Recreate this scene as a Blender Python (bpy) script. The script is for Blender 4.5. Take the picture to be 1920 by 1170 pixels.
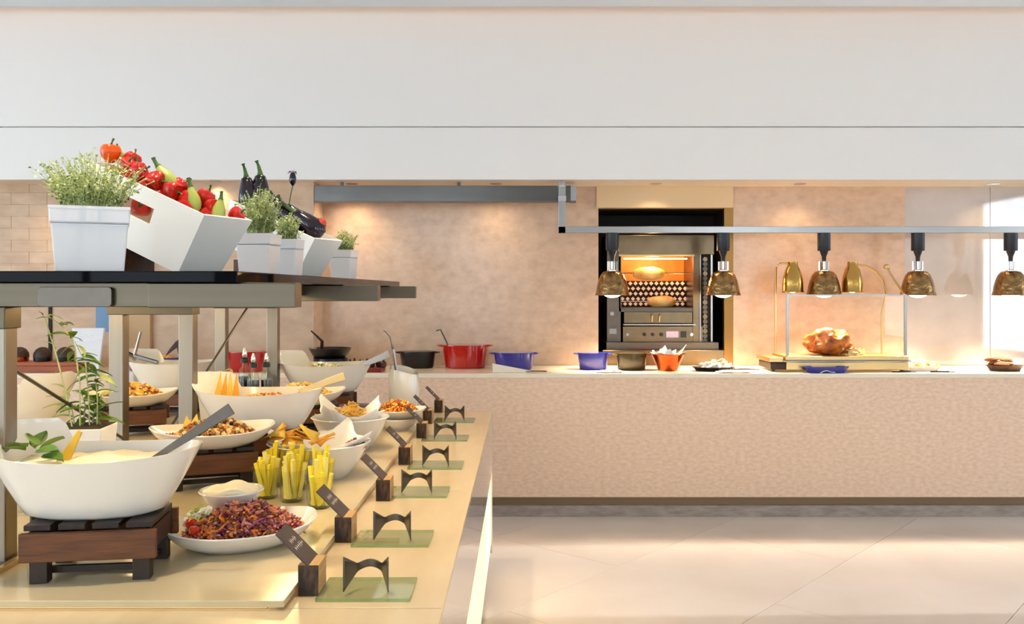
import bpy, math, random
from mathutils import Vector, Matrix, Euler, Quaternion, noise
R = math.radians
PI = math.pi
random.seed(7)
for o in list(bpy.data.objects): bpy.data.objects.remove(o)
scene = bpy.context.scene
C = scene.collection

# ------------------------------------------------------------------ camera
EYE, F, VX, VY = 1.53, 1700.0, 980.0, 543.0
cd = bpy.data.cameras.new('camera'); cam = bpy.data.objects.new('camera', cd); C.objects.link(cam)
cam.location = (0, 0, EYE); cam.rotation_euler = (R(90), 0, 0)
cd.sensor_width = 36; cd.lens = F / 1920 * 36
cd.shift_x = -(VX - 960) / 1920; cd.shift_y = -(585 - VY) / 1920
cd.clip_start = 0.05
scene.camera = cam
# ------------------------------------------------------------------ world, sun, exposure
w = bpy.data.worlds.new('sky'); scene.world = w; w.use_nodes = True
bg = w.node_tree.nodes['Background']; bg.inputs[0].default_value = (0.80, 0.90, 1.0, 1); bg.inputs[1].default_value = 5.0
sd = bpy.data.lights.new('sun', 'SUN'); sun = bpy.data.objects.new('sun', sd); C.objects.link(sun)
sd.energy = 2.8; sd.angle = R(0.6); sd.color = (1.0, 0.97, 0.95)
sun.rotation_euler = (0, R(72.5), R(1.2))       # low, from the windows on the right
vs = scene.view_settings
vs.view_transform = 'Standard'; vs.look = 'None'; vs.gamma = 1.0; vs.use_curve_mapping = False
vs.exposure = 0.42

def lin(c):
    return tuple(((x / 255) / 12.92 if x / 255 <= 0.04045 else ((x / 255 + 0.055) / 1.055) ** 2.4) for x in c)
def spot(name, loc, energy, size, blend, color, target=None, radius=0.03, parent=None):
    l = bpy.data.lights.new(name, 'SPOT'); o = bpy.data.objects.new(name, l); C.objects.link(o)
    l.energy = energy; l.spot_size = R(size); l.spot_blend = blend; l.color = color; l.shadow_soft_size = radius
    o.location = loc
    if target is not None:
        d = Vector(target) - Vector(loc); o.rotation_euler = d.to_track_quat('-Z', 'Y').to_euler()
    if parent is not None: o.parent = parent
    return o
WARM = (1.0, 0.72, 0.42); WARM2 = (1.0, 0.80, 0.55)

# ------------------------------------------------------------------ materials
def mat(name, col, rough=0.5, metal=0.0, noise_amt=0.0, noise_scale=20.0, bump=0.0, bump_scale=60.0, emit=0.0, emit_col=None,
        trans=0.0, ior=1.45, col2=None, stretch=(1, 1, 1), coat=0.0, sss=0.0, spec=None, detail=6.0, contrast=0.0):
    m = bpy.data.materials.new(name); m.use_nodes = True
    nt = m.node_tree; b = nt.nodes['Principled BSDF']
    c = (*lin(col), 1)
    b.inputs['Base Color'].default_value = c
    b.inputs['Roughness'].default_value = rough; b.inputs['Metallic'].default_value = metal
    b.inputs['IOR'].default_value = ior; b.inputs['Transmission Weight'].default_value = trans
    b.inputs['Coat Weight'].default_value = coat
    if spec is not None: b.inputs['Specular IOR Level'].default_value = spec
    if sss: b.inputs['Subsurface Weight'].default_value = sss; b.inputs['Subsurface Radius'].default_value = (0.01, 0.006, 0.004)
    if emit:
        b.inputs['Emission Color'].default_value = (*lin(emit_col or col), 1); b.inputs['Emission Strength'].default_value = emit
    if noise_amt or col2 or bump:
        tc = nt.nodes.new('ShaderNodeTexCoord'); mp = nt.nodes.new('ShaderNodeMapping')
        mp.inputs['Scale'].default_value = stretch
        nt.links.new(tc.outputs['Object'], mp.inputs['Vector'])
    if noise_amt or col2:
        nz = nt.nodes.new('ShaderNodeTexNoise'); nz.inputs['Scale'].default_value = noise_scale; nz.inputs['Detail'].default_value = detail
        nt.links.new(mp.outputs[0], nz.inputs['Vector'])
        rp = nt.nodes.new('ShaderNodeValToRGB')
        k = 0.3 + contrast
        rp.color_ramp.elements[0].position = k; rp.color_ramp.elements[1].position = 1 - k
        c2 = lin(col2) if col2 else tuple(x * (1 - noise_amt) for x in c[:3])
        rp.color_ramp.elements[0].color = (*c2, 1); rp.color_ramp.elements[1].color = c
        nt.links.new(nz.outputs['Fac'], rp.inputs['Fac']); nt.links.new(rp.outputs['Color'], b.inputs['Base Color'])
    if bump:
        n2 = nt.nodes.new('ShaderNodeTexNoise'); n2.inputs['Scale'].default_value = bump_scale; n2.inputs['Detail'].default_value = 4
        nt.links.new(mp.outputs[0], n2.inputs['Vector'])
        bp = nt.nodes.new('ShaderNodeBump'); bp.inputs['Strength'].default_value = bump; bp.inputs['Distance'].default_value = 0.01
        nt.links.new(n2.outputs['Fac'], bp.inputs['Height']); nt.links.new(bp.outputs[0], b.inputs['Normal'])
    return m
M = {}
def thin_glass(name, tint, refl=1.0):
    m = bpy.data.materials.new(name); m.use_nodes = True; nt = m.node_tree; nt.nodes.clear()
    out = nt.nodes.new('ShaderNodeOutputMaterial'); mx = nt.nodes.new('ShaderNodeMixShader'); tr_ = nt.nodes.new('ShaderNodeBsdfTransparent'); gl = nt.nodes.new('ShaderNodeBsdfGlossy'); lw = nt.nodes.new('ShaderNodeLayerWeight'); pw = nt.nodes.new('ShaderNodeMath'); fr = nt.nodes.new('ShaderNodeMath')
    tr_.inputs[0].default_value = (*lin(tint), 1); gl.inputs['Roughness'].default_value = 0.01; lw.inputs['Blend'].default_value = .5; pw.operation = 'POWER'; pw.inputs[1].default_value = 5; fr.operation = 'MULTIPLY_ADD'; fr.inputs[1].default_value = .9; fr.inputs[2].default_value = .04 * refl; nt.links.new(lw.outputs['Facing'], pw.inputs[0]); nt.links.new(pw.outputs[0], fr.inputs[0])
    nt.links.new(fr.outputs[0], mx.inputs[0]); nt.links.new(tr_.outputs[0], mx.inputs[1]); nt.links.new(gl.outputs[0], mx.inputs[2]); nt.links.new(mx.outputs[0], out.inputs[0])
    return m
M['paint'] = mat('white_paint', (232, 227, 222), 0.6)
M['paint2'] = mat('soffit_paint', (236, 226, 212), 0.6)
M['ceiling'] = mat('ceiling_paint', (226, 234, 244), 0.7)
M['stone'] = mat('polished_limestone', (212, 184, 158), 0.18, noise_amt=.0, col2=(192, 164, 140), noise_scale=14, stretch=(1, 1, 1.3), bump=0.02, bump_scale=12, detail=10)
M['stone_grey'] = mat('polished_grey_limestone', (198, 188, 182), 0.04, coat=1.0, ior=1.85, col2=(186, 176, 169), noise_scale=5, bump=0.008, bump_scale=8, detail=10)
M['stone_counter'] = mat('honed_limestone', (240, 208, 180), 0.4, col2=(222, 189, 160), noise_scale=36, stretch=(.8, 1, 1.6), detail=12, contrast=.03)
M['stone_plain'] = mat('plain_panel', (216, 190, 150), 0.5)
M['stone_tan'] = mat('tan_panel', (196, 158, 112), 0.45, noise_amt=.08, noise_scale=6)
M['stone_left'] = mat('left_limestone', (204, 172, 140), 0.3, col2=(184, 150, 118), noise_scale=6, stretch=(1, 1, 2))
M['worktop'] = mat('cream_worktop', (240, 226, 204), 0.15, noise_amt=.05, noise_scale=9)
M['plinth'] = mat('plinth_stone', (170, 156, 146), 0.35, col2=(140, 126, 116), noise_scale=20, stretch=(.6, 1, 2))
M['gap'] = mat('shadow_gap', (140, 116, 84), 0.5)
M['tile'] = mat('floor_marble', (222, 210, 200), 0.14, col2=(210, 197, 186), noise_scale=1.6, detail=8)
M['grout'] = mat('floor_grout', (176, 158, 138), 0.7)
M['slab'] = mat('cream_marble', (206, 188, 150), 0.14, col2=(190, 168, 128), noise_scale=3.5, stretch=(1, .5, 1), detail=8)
M['ledge'] = mat('beige_ledge', (212, 190, 152), 0.2, col2=(198, 174, 134), noise_scale=3, stretch=(3, .6, 1), detail=8)
M['side'] = mat('polished_side', (200, 186, 176), 0.04, noise_amt=.04, noise_scale=4, spec=.9)
M['steel'] = mat('brushed_steel', (98, 89, 75), 0.36, 1.0, noise_amt=.12, noise_scale=60, stretch=(.03, .03, 1.0))
M['steel_v'] = mat('brushed_steel_post', (146, 135, 120), 0.36, 1.0, noise_amt=.1, noise_scale=60, stretch=(1, 1, .03))
M['steel_d'] = mat('dark_steel', (104, 96, 88), 0.38, 1.0, noise_amt=.1, noise_scale=30)
M['chrome'] = mat('chrome', (215, 212, 208), 0.1, 1.0)
M['alu'] = mat('satin_aluminium', (160, 156, 152), 0.25, 1.0)
M['hood'] = mat('hood_steel', (104, 100, 96), 0.18, 1.0, noise_amt=.15, noise_scale=14, stretch=(.2, 1, 1), bump=.02, bump_scale=3)
M['brass'] = mat('brass', (214, 182, 126), 0.32, 1.0)
M['bronze'] = mat('hammered_bronze', (186, 148, 96), 0.2, 1.0, col2=(112, 82, 50), noise_scale=26, bump=.5, bump_scale=45)
M['copper_lamp'] = mat('gold_lamp', (206, 160, 84), 0.2, 1.0, bump=.2, bump_scale=30)
M['blackglass'] = mat('black_glass', (6, 7, 12), 0.03, spec=.07)
M['black'] = mat('black_plastic', (22, 24, 32), 0.35)
M['blackiron'] = mat('black_iron', (20, 18, 20), 0.28)
M['dark'] = mat('dark_interior', (30, 22, 18), 0.7)
M['white'] = mat('white_ceramic', (232, 226, 215), 0.12, coat=.3)
M['white_pot'] = mat('white_planter', (226, 224, 224), 0.3)
M['white_box'] = mat('white_crate', (248, 242, 232), 0.45)
M['wood'] = mat('brown_wood', (112, 64, 26), 0.5, col2=(78, 42, 16), noise_scale=14, stretch=(.6, 6, 6), bump=.1, bump_scale=40)
M['wood_d'] = mat('dark_wood', (50, 30, 15), 0.5, col2=(32, 18, 8), noise_scale=12, stretch=(4, 4, .5))
M['wood_end'] = mat('charred_end_grain', (84, 56, 34), 0.55, col2=(24, 12, 6), noise_scale=34, stretch=(1.6, 1, .45), contrast=.12)
M['wood_l'] = mat('light_wood', (198, 158, 104), 0.5, col2=(168, 122, 70), noise_scale=14, stretch=(4, .6, 4))
M['wood_r'] = mat('reddish_wood', (170, 84, 36), 0.4, noise_amt=.3, noise_scale=10, stretch=(.5, 6, 6))
M['slate'] = mat('slate_card', (72, 58, 50), 0.5, noise_amt=.15, noise_scale=40)
M['ink'] = mat('chalk_ink', (235, 228, 216), 0.6)
M['glass'] = thin_glass('clear_glass', (250, 252, 248))
M['glass_g'] = thin_glass('green_tinted_glass', (246, 252, 246)); M['glass_e'] = thin_glass('green_glass_edge', (196, 222, 196))
M['red'] = mat('red_enamel', (176, 20, 16), 0.12, coat=.5)
M['red_d'] = mat('dark_red', (110, 20, 18), 0.4)
M['blue'] = mat('blue_enamel', (46, 48, 140), 0.12, coat=.5)
M['purple'] = mat('purple_grey_shade', (128, 104, 128), 0.4)  # purple shadow on a stand, put into the base colour
M['copper'] = mat('copper', (196, 96, 48), 0.25, 1.0, noise_amt=.2, noise_scale=30, stretch=(4, 4, .3))
M['paper'] = mat('parchment', (246, 240, 230), 0.7, sss=.15)
M['soil'] = mat('soil', (58, 40, 26), 0.9, noise_amt=.4, noise_scale=60)
M['thyme'] = mat('thyme_leaf', (178, 190, 112), 0.6); M['thyme2'] = mat('thyme_leaf_pale', (220, 224, 164), 0.6); M['thyme3'] = mat('thyme_leaf_dark', (96, 122, 52), 0.6)
M['leaf'] = mat('basil_leaf', (110, 142, 56), 0.45, noise_amt=.25, noise_scale=30); M['leaf2'] = mat('pale_leaf', (188, 200, 132), 0.5, noise_amt=.2, noise_scale=30)
M['stem'] = mat('plant_stem', (186, 192, 130), 0.6); M['stem_g'] = mat('green_stem', (66, 96, 30), 0.5, noise_amt=.3, noise_scale=50)
M['orange_v'] = mat('orange_pepper', (226, 88, 12), 0.22, noise_amt=.15, noise_scale=10)
M['red_v'] = mat('red_pepper', (186, 30, 18), 0.2, noise_amt=.25, noise_scale=10)
M['tom'] = mat('tomato', (206, 52, 26), 0.2)
M['zuc'] = mat('pale_marrow', (176, 184, 96), 0.35, col2=(132, 150, 62), noise_scale=26, stretch=(5, 5, .4))
M['egg'] = mat('aubergine', (30, 18, 32), 0.14, coat=.3)
M['petal'] = mat('purple_petal', (92, 66, 110), 0.6)
M['cream'] = mat('cream_dip', (244, 230, 196), 0.5, bump=.6, bump_scale=14)
M['lemon'] = mat('yellow_wedge', (226, 176, 40), 0.4, noise_amt=.15, noise_scale=40)
M['y1'] = mat('yellow_stick', (255, 226, 50), 0.35, noise_amt=.12, noise_scale=40, sss=.1); M['y2'] = mat('pale_yellow_stick', (242, 222, 110), 0.4)
M['chip'] = mat('tortilla_chip', (244, 170, 48), 0.55, noise_amt=.25, noise_scale=50, bump=.3); M['chip2'] = mat('yellow_chip', (248, 200, 76), 0.5, noise_amt=.2, noise_scale=50)
for k, c in dict(cab=(112, 34, 66), cab2=(160, 84, 112), car=(232, 130, 36), pink=(206, 130, 110), brown=(128, 72, 36), nut=(172, 118, 66), dgreen=(70, 96, 30), lgreen=(166, 184, 70),
                 beige=(228, 196, 128), pasta=(236, 190, 84), rust=(196, 88, 32), redp=(200, 52, 26), white_f=(246, 238, 222), black_f=(28, 22, 20), orange_f=(238, 152, 44)).items():
    M[k] = mat('food_' + k, c, 0.4)
M['roast'] = mat('roast_skin', (222, 128, 50), 0.4, col2=(120, 44, 14), noise_scale=22, bump=.5, bump_scale=25)
M['roast_p'] = mat('pale_roast', (240, 206, 140), 0.35, col2=(206, 140, 60), noise_scale=14, bump=.4, bump_scale=25)
M['bread'] = mat('bread_crust', (168, 104, 50), 0.6, col2=(96, 52, 24), noise_scale=16, bump=.5, bump_scale=30)
M['loaf_d'] = mat('dark_loaf', (74, 42, 26), 0.5, col2=(36, 20, 14), noise_scale=14, bump=.3)
M['oil'] = mat('dark_vinegar', (20, 12, 14), 0.08)
M['oven_steel'] = mat('oven_steel', (132, 112, 86), .3, 1.0, noise_amt=.2, noise_scale=9)
M['niche_trim'] = mat('bronze_trim', (150, 112, 62), .35, 1.0)
M['fire'] = mat('oven_back_firelit', (224, 140, 56), 0.6, col2=(190, 100, 30), noise_scale=6)  # orange firelight on the chamber back, put into the base colour
M['ember'] = mat('ceramic_ember', (240, 210, 190), 0.6, emit=.35, emit_col=(255, 190, 140))
M['bulb'] = mat('lit_bulb', (255, 240, 210), 0.3, emit=14, emit_col=(255, 226, 180))
M['led3'] = mat('slab_led', (255, 236, 190), 0.4, emit=1.5, emit_col=(255, 226, 170))
M['led'] = mat('warm_led', (255, 236, 190), 0.4, emit=26, emit_col=(255, 222, 158))
M['led2'] = mat('cove_led', (255, 210, 150), 0.4, emit=1.1, emit_col=(255, 196, 140))
M['glow'] = mat('backlit_panel', (255, 232, 180), 0.3, emit=.85, emit_col=(255, 226, 160))
M['screen'] = mat('display_screen', (196, 176, 190), 0.3, emit=.25, emit_col=(200, 180, 200))
M['bluesign'] = mat('blue_panel', (104, 140, 178), 0.4)
M['winglass'] = thin_glass('window_glass', (252, 254, 254), .6)
M['frame'] = mat('window_frame', (70, 66, 62), 0.4)
M['napkin'] = mat('white_napkin', (244, 240, 230), 0.7)

# ------------------------------------------------------------------ mesh builder
class MB:
    def __init__(s): s.v = []; s.f = []; s.mi = []
    def add(s, vs, fs, mi=0, mtx=None):
        n = len(s.v)
        s.v += [tuple(mtx @ Vector(q)) if mtx else tuple(q) for q in vs]
        s.f += [tuple(i + n for i in f) for f in fs]; s.mi += [mi] * len(fs)
        return s
    def box(s, x0, x1, y0, y1, z0, z1, mi=0, mtx=None):
        v = [(x0, y0, z0), (x1, y0, z0), (x1, y1, z0), (x0, y1, z0), (x0, y0, z1), (x1, y0, z1), (x1, y1, z1), (x0, y1, z1)]
        return s.add(v, [(0, 3, 2, 1), (4, 5, 6, 7), (0, 1, 5, 4), (1, 2, 6, 5), (2, 3, 7, 6), (3, 0, 4, 7)], mi, mtx)
    def frust(s, b, t, z0, z1, mi=0, mtx=None):
        v = [(-b[0], -b[1], z0), (b[0], -b[1], z0), (b[0], b[1], z0), (-b[0], b[1], z0), (-t[0], -t[1], z1), (t[0], -t[1], z1), (t[0], t[1], z1), (-t[0], t[1], z1)]
        return s.add(v, [(0, 3, 2, 1), (4, 5, 6, 7), (0, 1, 5, 4), (1, 2, 6, 5), (2, 3, 7, 6), (3, 0, 4, 7)], mi, mtx)
    def lathe(s, prof, n=24, sx=1, sy=1, mi=0, mtx=None, lobes=0, lamp=0.0, wob=None):
        v = []; f = []
        for (r, z) in prof:
            for i in range(n):
                a = 2 * PI * i / n; k = 1 + (lamp * math.cos(lobes * a) if lobes else 0)
                p = (r * k * math.cos(a) * sx, r * k * math.sin(a) * sy, z)
                v.append(wob(p) if wob else p)
        for j in range(len(prof) - 1):
            for i in range(n):
                f.append((j * n + i, j * n + (i + 1) % n, (j + 1) * n + (i + 1) % n, (j + 1) * n + i))
        if prof[0][0] > 1e-6: f.append(tuple(range(n - 1, -1, -1)))
        if prof[-1][0] > 1e-6: f.append(tuple((len(prof) - 1) * n + i for i in range(n)))
        return s.add(v, f, mi, mtx)
    def tube(s, pts, r, n=8, mi=0, mtx=None, flat=1.0):
        pts = [Vector(p) for p in pts]; v = []; f = []
        rs = r if isinstance(r, (list, tuple)) else [r] * len(pts)
        up = Vector((0, 0, 1))
        for k, p in enumerate(pts):
            d = (pts[min(k + 1, len(pts) - 1)] - pts[max(k - 1, 0)]).normalized()
            u = up if abs(d.dot(up)) < .95 else Vector((0, 1, 0))
            a = d.cross(u).normalized(); b = a.cross(d).normalized()
            for i in range(n):
                t = 2 * PI * i / n; v.append(p + (a * math.cos(t) + b * math.sin(t) * flat) * rs[k])
        for k in range(len(pts) - 1):
            for i in range(n): f.append((k * n + i, k * n + (i + 1) % n, (k + 1) * n + (i + 1) % n, (k + 1) * n + i))
        f.append(tuple(range(n - 1, -1, -1))); f.append(tuple((len(pts) - 1) * n + i for i in range(n)))
        return s.add(v, f, mi, mtx)
    def prism(s, poly, y0, y1, mi=0, mtx=None):          # polygon in x,z extruded along y
        n = len(poly); v = [(x, y0, z) for x, z in poly] + [(x, y1, z) for x, z in poly]
        f = [tuple(range(n)), tuple(range(2 * n - 1, n - 1, -1))] + [((i + 1) % n, i, n + i, n + (i + 1) % n) for i in range(n)]
        return s.add(v, f, mi, mtx)
    def grid(s, fn, nu, nv, mi=0, mtx=None, closed=False):
        v = [fn(i / nu, j / nv) for j in range(nv + 1) for i in range(nu + 1)]
        f = [(j * (nu + 1) + i, j * (nu + 1) + i + 1, (j + 1) * (nu + 1) + i + 1, (j + 1) * (nu + 1) + i) for j in range(nv) for i in range(nu)]
        return s.add(v, f, mi, mtx)
    def mesh(s, name, mats, smooth=False, sharp=40):
        me = bpy.data.meshes.new(name); me.from_pydata(s.v, [], s.f)
        for m in (mats if isinstance(mats, (list, tuple)) else [mats]): me.materials.append(M[m] if isinstance(m, str) else m)
        me.polygons.foreach_set('material_index', s.mi)
        if smooth:
            me.polygons.foreach_set('use_smooth', [True] * len(me.polygons))
            me.update(); me.set_sharp_from_angle(angle=R(sharp))
        me.update(); return me
    def obj(s, name, mats, parent=None, loc=(0, 0, 0), rot=(0, 0, 0), smooth=False, bevel=0.0, solid=0.0, label=None):
        o = bpy.data.objects.new(name, s.mesh(name, mats, smooth)); C.objects.link(o)
        o.parent = parent; o.location = loc; o.rotation_euler = rot
        if bevel:
            b = o.modifiers.new('bevel', 'BEVEL'); b.width = bevel; b.segments = 2; b.limit_method = 'ANGLE'
        if solid:
            b = o.modifiers.new('solid', 'SOLIDIFY'); b.thickness = solid
        if label: o['label'] = label
        return o
def tag(o, label, cat, group=None, kind=None):
    o['label'] = label; o['category'] = cat
    if group: o['group'] = group
    if kind: o['kind'] = kind
    return o
def thing(name, label, cat, loc=(0, 0, 0), rz=0.0, group=None):
    o = bpy.data.objects.new(name, None); C.objects.link(o); o.empty_display_size = .05
    o.location = loc; o.rotation_euler = (0, 0, rz)
    return tag(o, label, cat, group)
def struct(o): o['kind'] = 'structure'; return o
def stuff(o): o['kind'] = 'stuff'; return o
def dup(root, loc, rz=None, label=None, group=None, scale=None):
    r = root.copy(); C.objects.link(r); r.location = loc
    if rz is not None: r.rotation_euler = (0, 0, rz)
    if scale: r.scale = (scale,) * 3
    if label: r['label'] = label
    if group: r['group'] = group
    for ch in list(root.children):
        c = ch.copy(); C.objects.link(c); c.parent = r
        for g in list(ch.children):
            d = g.copy(); C.objects.link(d); d.parent = c
    return r
def W(px, py, d): return Vector(((px - VX) * d / F, d, EYE - (py - VY) * d / F))      # a point at distance d
def X_(px, d): return (px - VX) * d / F
def Z_(py, d): return EYE - (py - VY) * d / F
def rnd(a, b): return random.uniform(a, b)
def bez(p0, p1, p2, n=10):
    p0, p1, p2 = Vector(p0), Vector(p1), Vector(p2)
    return [p0 * (1 - t) ** 2 + p1 * 2 * t * (1 - t) + p2 * t * t for t in [i / n for i in range(n + 1)]]

# ================================================================== THE ROOM
# floor with diagonal tiles
fl = struct(MB().box(-7, 7, -6, 7, -.1, -.004).obj('floor', 'grout'))
ang = R(40.5); tw, tl = .92, 1.84
dv = Vector((math.sin(ang), math.cos(ang), 0)); nv = Vector((math.cos(ang), -math.sin(ang), 0))
org = Vector((X_(1390, 4.148), 4.148, 0))
tmesh = MB().box(-tw / 2 + .0015, tw / 2 - .0015, -tl / 2 + .0015, tl / 2 - .0015, -.004, 0).mesh('floor_tile', 'tile')
for i in range(-8, 8):
    for j in range(-6, 6):
        c = org + nv * (i + .5) * tw + dv * ((j + .5 + (.5 if i % 2 else 0)) * tl + .35)
        if -1.6 < c.x < 4.9 and 1.5 < c.y < 7.0 or (-.5 < c.x < 6 and 0 < c.y < 7):
            t = bpy.data.objects.new('floor_tile', tmesh); C.objects.link(t); t.parent = fl
            t.location = c; t.rotation_euler = (0, 0, -ang)
# ceiling with a cove before the bulkhead
ZC = Z_(12, 6.1)
struct(MB().box(-7, 7, -6, 6.1, ZC, ZC + .1).obj('ceiling', 'ceiling'))
struct(MB().box(-7, 7, 6.02, 6.34, ZC + .34, ZC + .4).box(-7, 7, 6.0, 6.04, ZC + .1, ZC + .36).obj('trim_1', 'ceiling'))
YB = 6.33
b1 = struct(MB().box(-7, 7, YB, YB + .1, Z_(237, YB), ZC + .38).obj('wall_bulkhead', 'paint'))
b2 = struct(MB().box(-7, 7, YB - .008, YB + .1, Z_(337, YB), Z_(239.5, YB)).obj('trim_2', 'paint'))
struct(MB().box(-7, 7, YB + .1, 6.9, Z_(337, YB), Z_(337, YB) + .04).obj('trim_3', 'paint2'))
cv = MB().box(-6.8, 6.8, 6.12, 6.15, ZC + .12, ZC + .15).obj('cove_light_strip', 'led2')
tag(cv, 'warm light strip hidden in the ceiling cove above the white bulkhead', 'light strip')
ZS = Z_(337, YB)
# right wall with windows, rear wall with windows, left wall
def wall_with_holes(name, axis, pos, th, a0, a1, z0, z1, holes, m):
    mb = MB(); e = sorted(holes); cur = a0
    def seg(p, q, zz0, zz1):
        if q - p < 1e-4: return
        if axis == 'x': mb.box(pos, pos + th, p, q, zz0, zz1)
        else: mb.box(p, q, pos, pos + th, zz0, zz1)
    for (p, q, h0, h1) in e:
        seg(cur, p, z0, z1); seg(p, q, z0, h0); seg(p, q, h1, z1); cur = q
    seg(cur, a1, z0, z1)
    return struct(mb.obj(name, m))
RW = [(-5.4, -3.2, .6, 2.7), (-.55, .95, .6, 2.9), (4.33, 5.62, .5, 3.0)]
BW = [(-6.4, -3.4, .5, 3.0), (-2.6, -.6, .5, 3.0), (3.2, 5.4, .5, 3.0)]
wall_with_holes('wall_right', 'x', 7.0, .15, -6, 6.9, 0, ZC, RW, 'paint')
wall_with_holes('wall_rear', 'y', -6.15, .15, -7, 7, 0, ZC, BW, 'paint')
LW = [(-4.6, -1.8, .5, 3.1), (-1.2, 1.4, .5, 3.1), (2.0, 4.4, .5, 3.1)]
wall_with_holes('wall_left', 'x', -7.15, .15, -6, 6.9, 0, ZC, LW, 'paint')
k = 0
for (p, q, h0, h1) in RW + BW + LW:
    k += 1; rear = len(RW) < k <= len(RW) + len(BW); left = k > len(RW) + len(BW); wx = -14.15 if left else 0
    mb = MB(); g = .05
    def bar(a, b, z0, z1):
        if rear: mb.box(a, b, -6.12, -6.04, z0, z1)
        else: mb.box(7.04 + wx, 7.12 + wx, a, b, z0, z1)
    bar(p, p + g, h0, h1); bar(q - g, q, h0, h1); bar(p, q, h0, h0 + g); bar(p, q, h1 - g, h1)
    if rear: bar((p + q) / 2 - .03, (p + q) / 2 + .03, h0, h1)
    wo = struct(mb.obj('window_%d' % k, 'frame'))
    if rear: MB().box(p, q, -6.085, -6.08, h0, h1).obj('pane', 'winglass', wo)
    else: MB().box(7.075 + wx, 7.08 + wx, p, q, h0, h1).obj('pane', 'winglass', wo)
# back wall: stone panels on a substrate
YW = 6.75; ZT = .967
NX0, NX1 = X_(1122, YW), X_(1375, YW); NZ1 = Z_(390, YW)
wb = MB(); wb.box(-2.7, NX0 - .02, 6.80, 6.9, 0, 2.6); wb.box(NX0 - .02, NX1 + .02, 6.80, 6.9, NZ1 + .02, 2.6); wb.box(NX1 + .02, 7, 6.80, 6.9, 0, 2.6)
wb = struct(wb.obj('wall_back', 'stone_plain'))
def panel(x0, x1, y0, y1, z0, z1, m): return MB().box(x0, x1, y0, y1, z0, z1).obj('panel', m, wb, bevel=.001)
xs = X_(605, YW)
panel(xs, NX0, YW, 6.80, ZT, 2.4, 'stone')
panel(X_(1118, YW) , X_(1373, YW), YW - .035, 6.80, NZ1, 2.4, 'stone_plain')
panel(NX1, X_(1697, YW), YW, 6.80, ZT, 2.4, 'stone')
panel(X_(1697, YW) + .002, X_(1857, YW), YW + .008, 6.80, ZT, 2.4, 'stone_grey')
panel(X_(1857, YW) + .003, 5.6, YW + .008, 6.80, ZT, 2.4, 'stone_grey')
panel(5.6, 7.0, YW + .008, 6.80, ZT, 2.4, 'stone_grey')
# stepped wall to the left
YF = 6.44
wl = struct(MB().box(-2.648, xs + .0, YF, 6.8, ZT, 2.4).obj('wall_pier', 'stone_left'))
MB().box(X_(587, YF), xs + .004, YF - .002, YF + .3, ZT, 2.4).obj('edge_panel', 'stone', wl)
MB().box(X_(238, 6.40), X_(281, 6.40), 6.40, YF, ZT, 2.4).obj('tan_panel', 'stone_tan', wl)
YG = 6.6
wg = struct(MB().box(-7, X_(238, 6.40), YG, 6.75, ZT, 2.4).obj('wall_back_left', 'stone_left'))
MB().box(X_(95, YG) - .012, X_(95, YG) + .012, YG - .01, YG, .97, Z_(560, YG)).obj('joint_strip', 'dark', wg)
MB().box(X_(181, YG), X_(208, YG), YG - .012, YG, Z_(622, YG), Z_(574, YG)).obj('blue_panel', 'bluesign', wg)
for r_ in range(10):                                     # small stone tiles high on that wall
    z0 = 1.46 + r_ * .086
    for c_ in range(5):
        x0 = -4.5 + c_ * .26 + (.13 if r_ % 2 else 0)
        MB().box(x0 + .001, x0 + .259, YG - rnd(.005, .007), YG, z0 + .001, z0 + .085).obj('stone_tile', 'stone_left', wg)
# niche behind the oven
nb = MB(); nb.box(NX0 - .06, NX0, YW + .05, 7.5, .9, 2.3); nb.box(NX1, NX1 + .06, YW + .05, 7.5, .9, 2.3); nb.box(NX0, NX1, 7.45, 7.5, .9, 2.3)
nb.box(NX0, NX1, YW + .05, 7.5, NZ1, NZ1 + .06); nb.box(NX0, NX1, YW + .05, 7.5, .9, .96)
struct(nb.obj('wall_niche', 'dark'))
struct(MB().box(X_(1358, YW), NX1, YW + .002, YW + .06, .96, NZ1).obj('trim_4', 'niche_trim'))

# downlights under the soffit
dl = None
for i, (px, e) in enumerate([(660, 20), (930, 9), (1230, 12), (1500, 10), (1862, 10), (120, 13), (420, 9)]):
    x = X_(px, 6.56)
    y = 6.56 if px > 500 else 6.39
    t = thing('recessed_downlight', 'small round recessed downlight under the soffit over the back counter', 'light', (x, y, ZS), 0, 'soffit downlights')
    MB().lathe([(.045, -.004), (.045, 0), (.03, .0)], 20).obj('rim', 'chrome', t, smooth=True)
    MB().lathe([(0, -.003), (.028, -.003)], 16).obj('lens', 'bulb', t)
    spot('downlight_beam', (0, 0, -.012), e, 140, 1.0, WARM, (0, -.1, -1), .04, t)
# unseen ceiling downlights, added to brighten the island food and the aisle
for i, (x, y, e) in enumerate([(-.75, 1.9, 110), (-.75, 2.9, 90), (-.8, 4.0, 90), (-1.9, 2.6, 80), (-1.9, 4.2, 80), (.9, 4.2, 26), (2.9, 4.2, 30), (.8, 2.0, 36)]):
    t = thing('added_downlight', 'added unseen downlight in the white ceiling above the buffet', 'light', (x, y, ZC), 0, 'added ceiling downlights')
    MB().lathe([(.06, -.004), (.06, 0), (.04, 0)], 20).obj('rim', 'white', t, smooth=True)
    MB().lathe([(0, -.003), (.038, -.003)], 16).obj('lens', 'bulb', t)
    spot('downlight_beam', (0, 0, -.02), e, 70, .7, WARM2, (0, .05, -1), .05, t)

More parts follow.
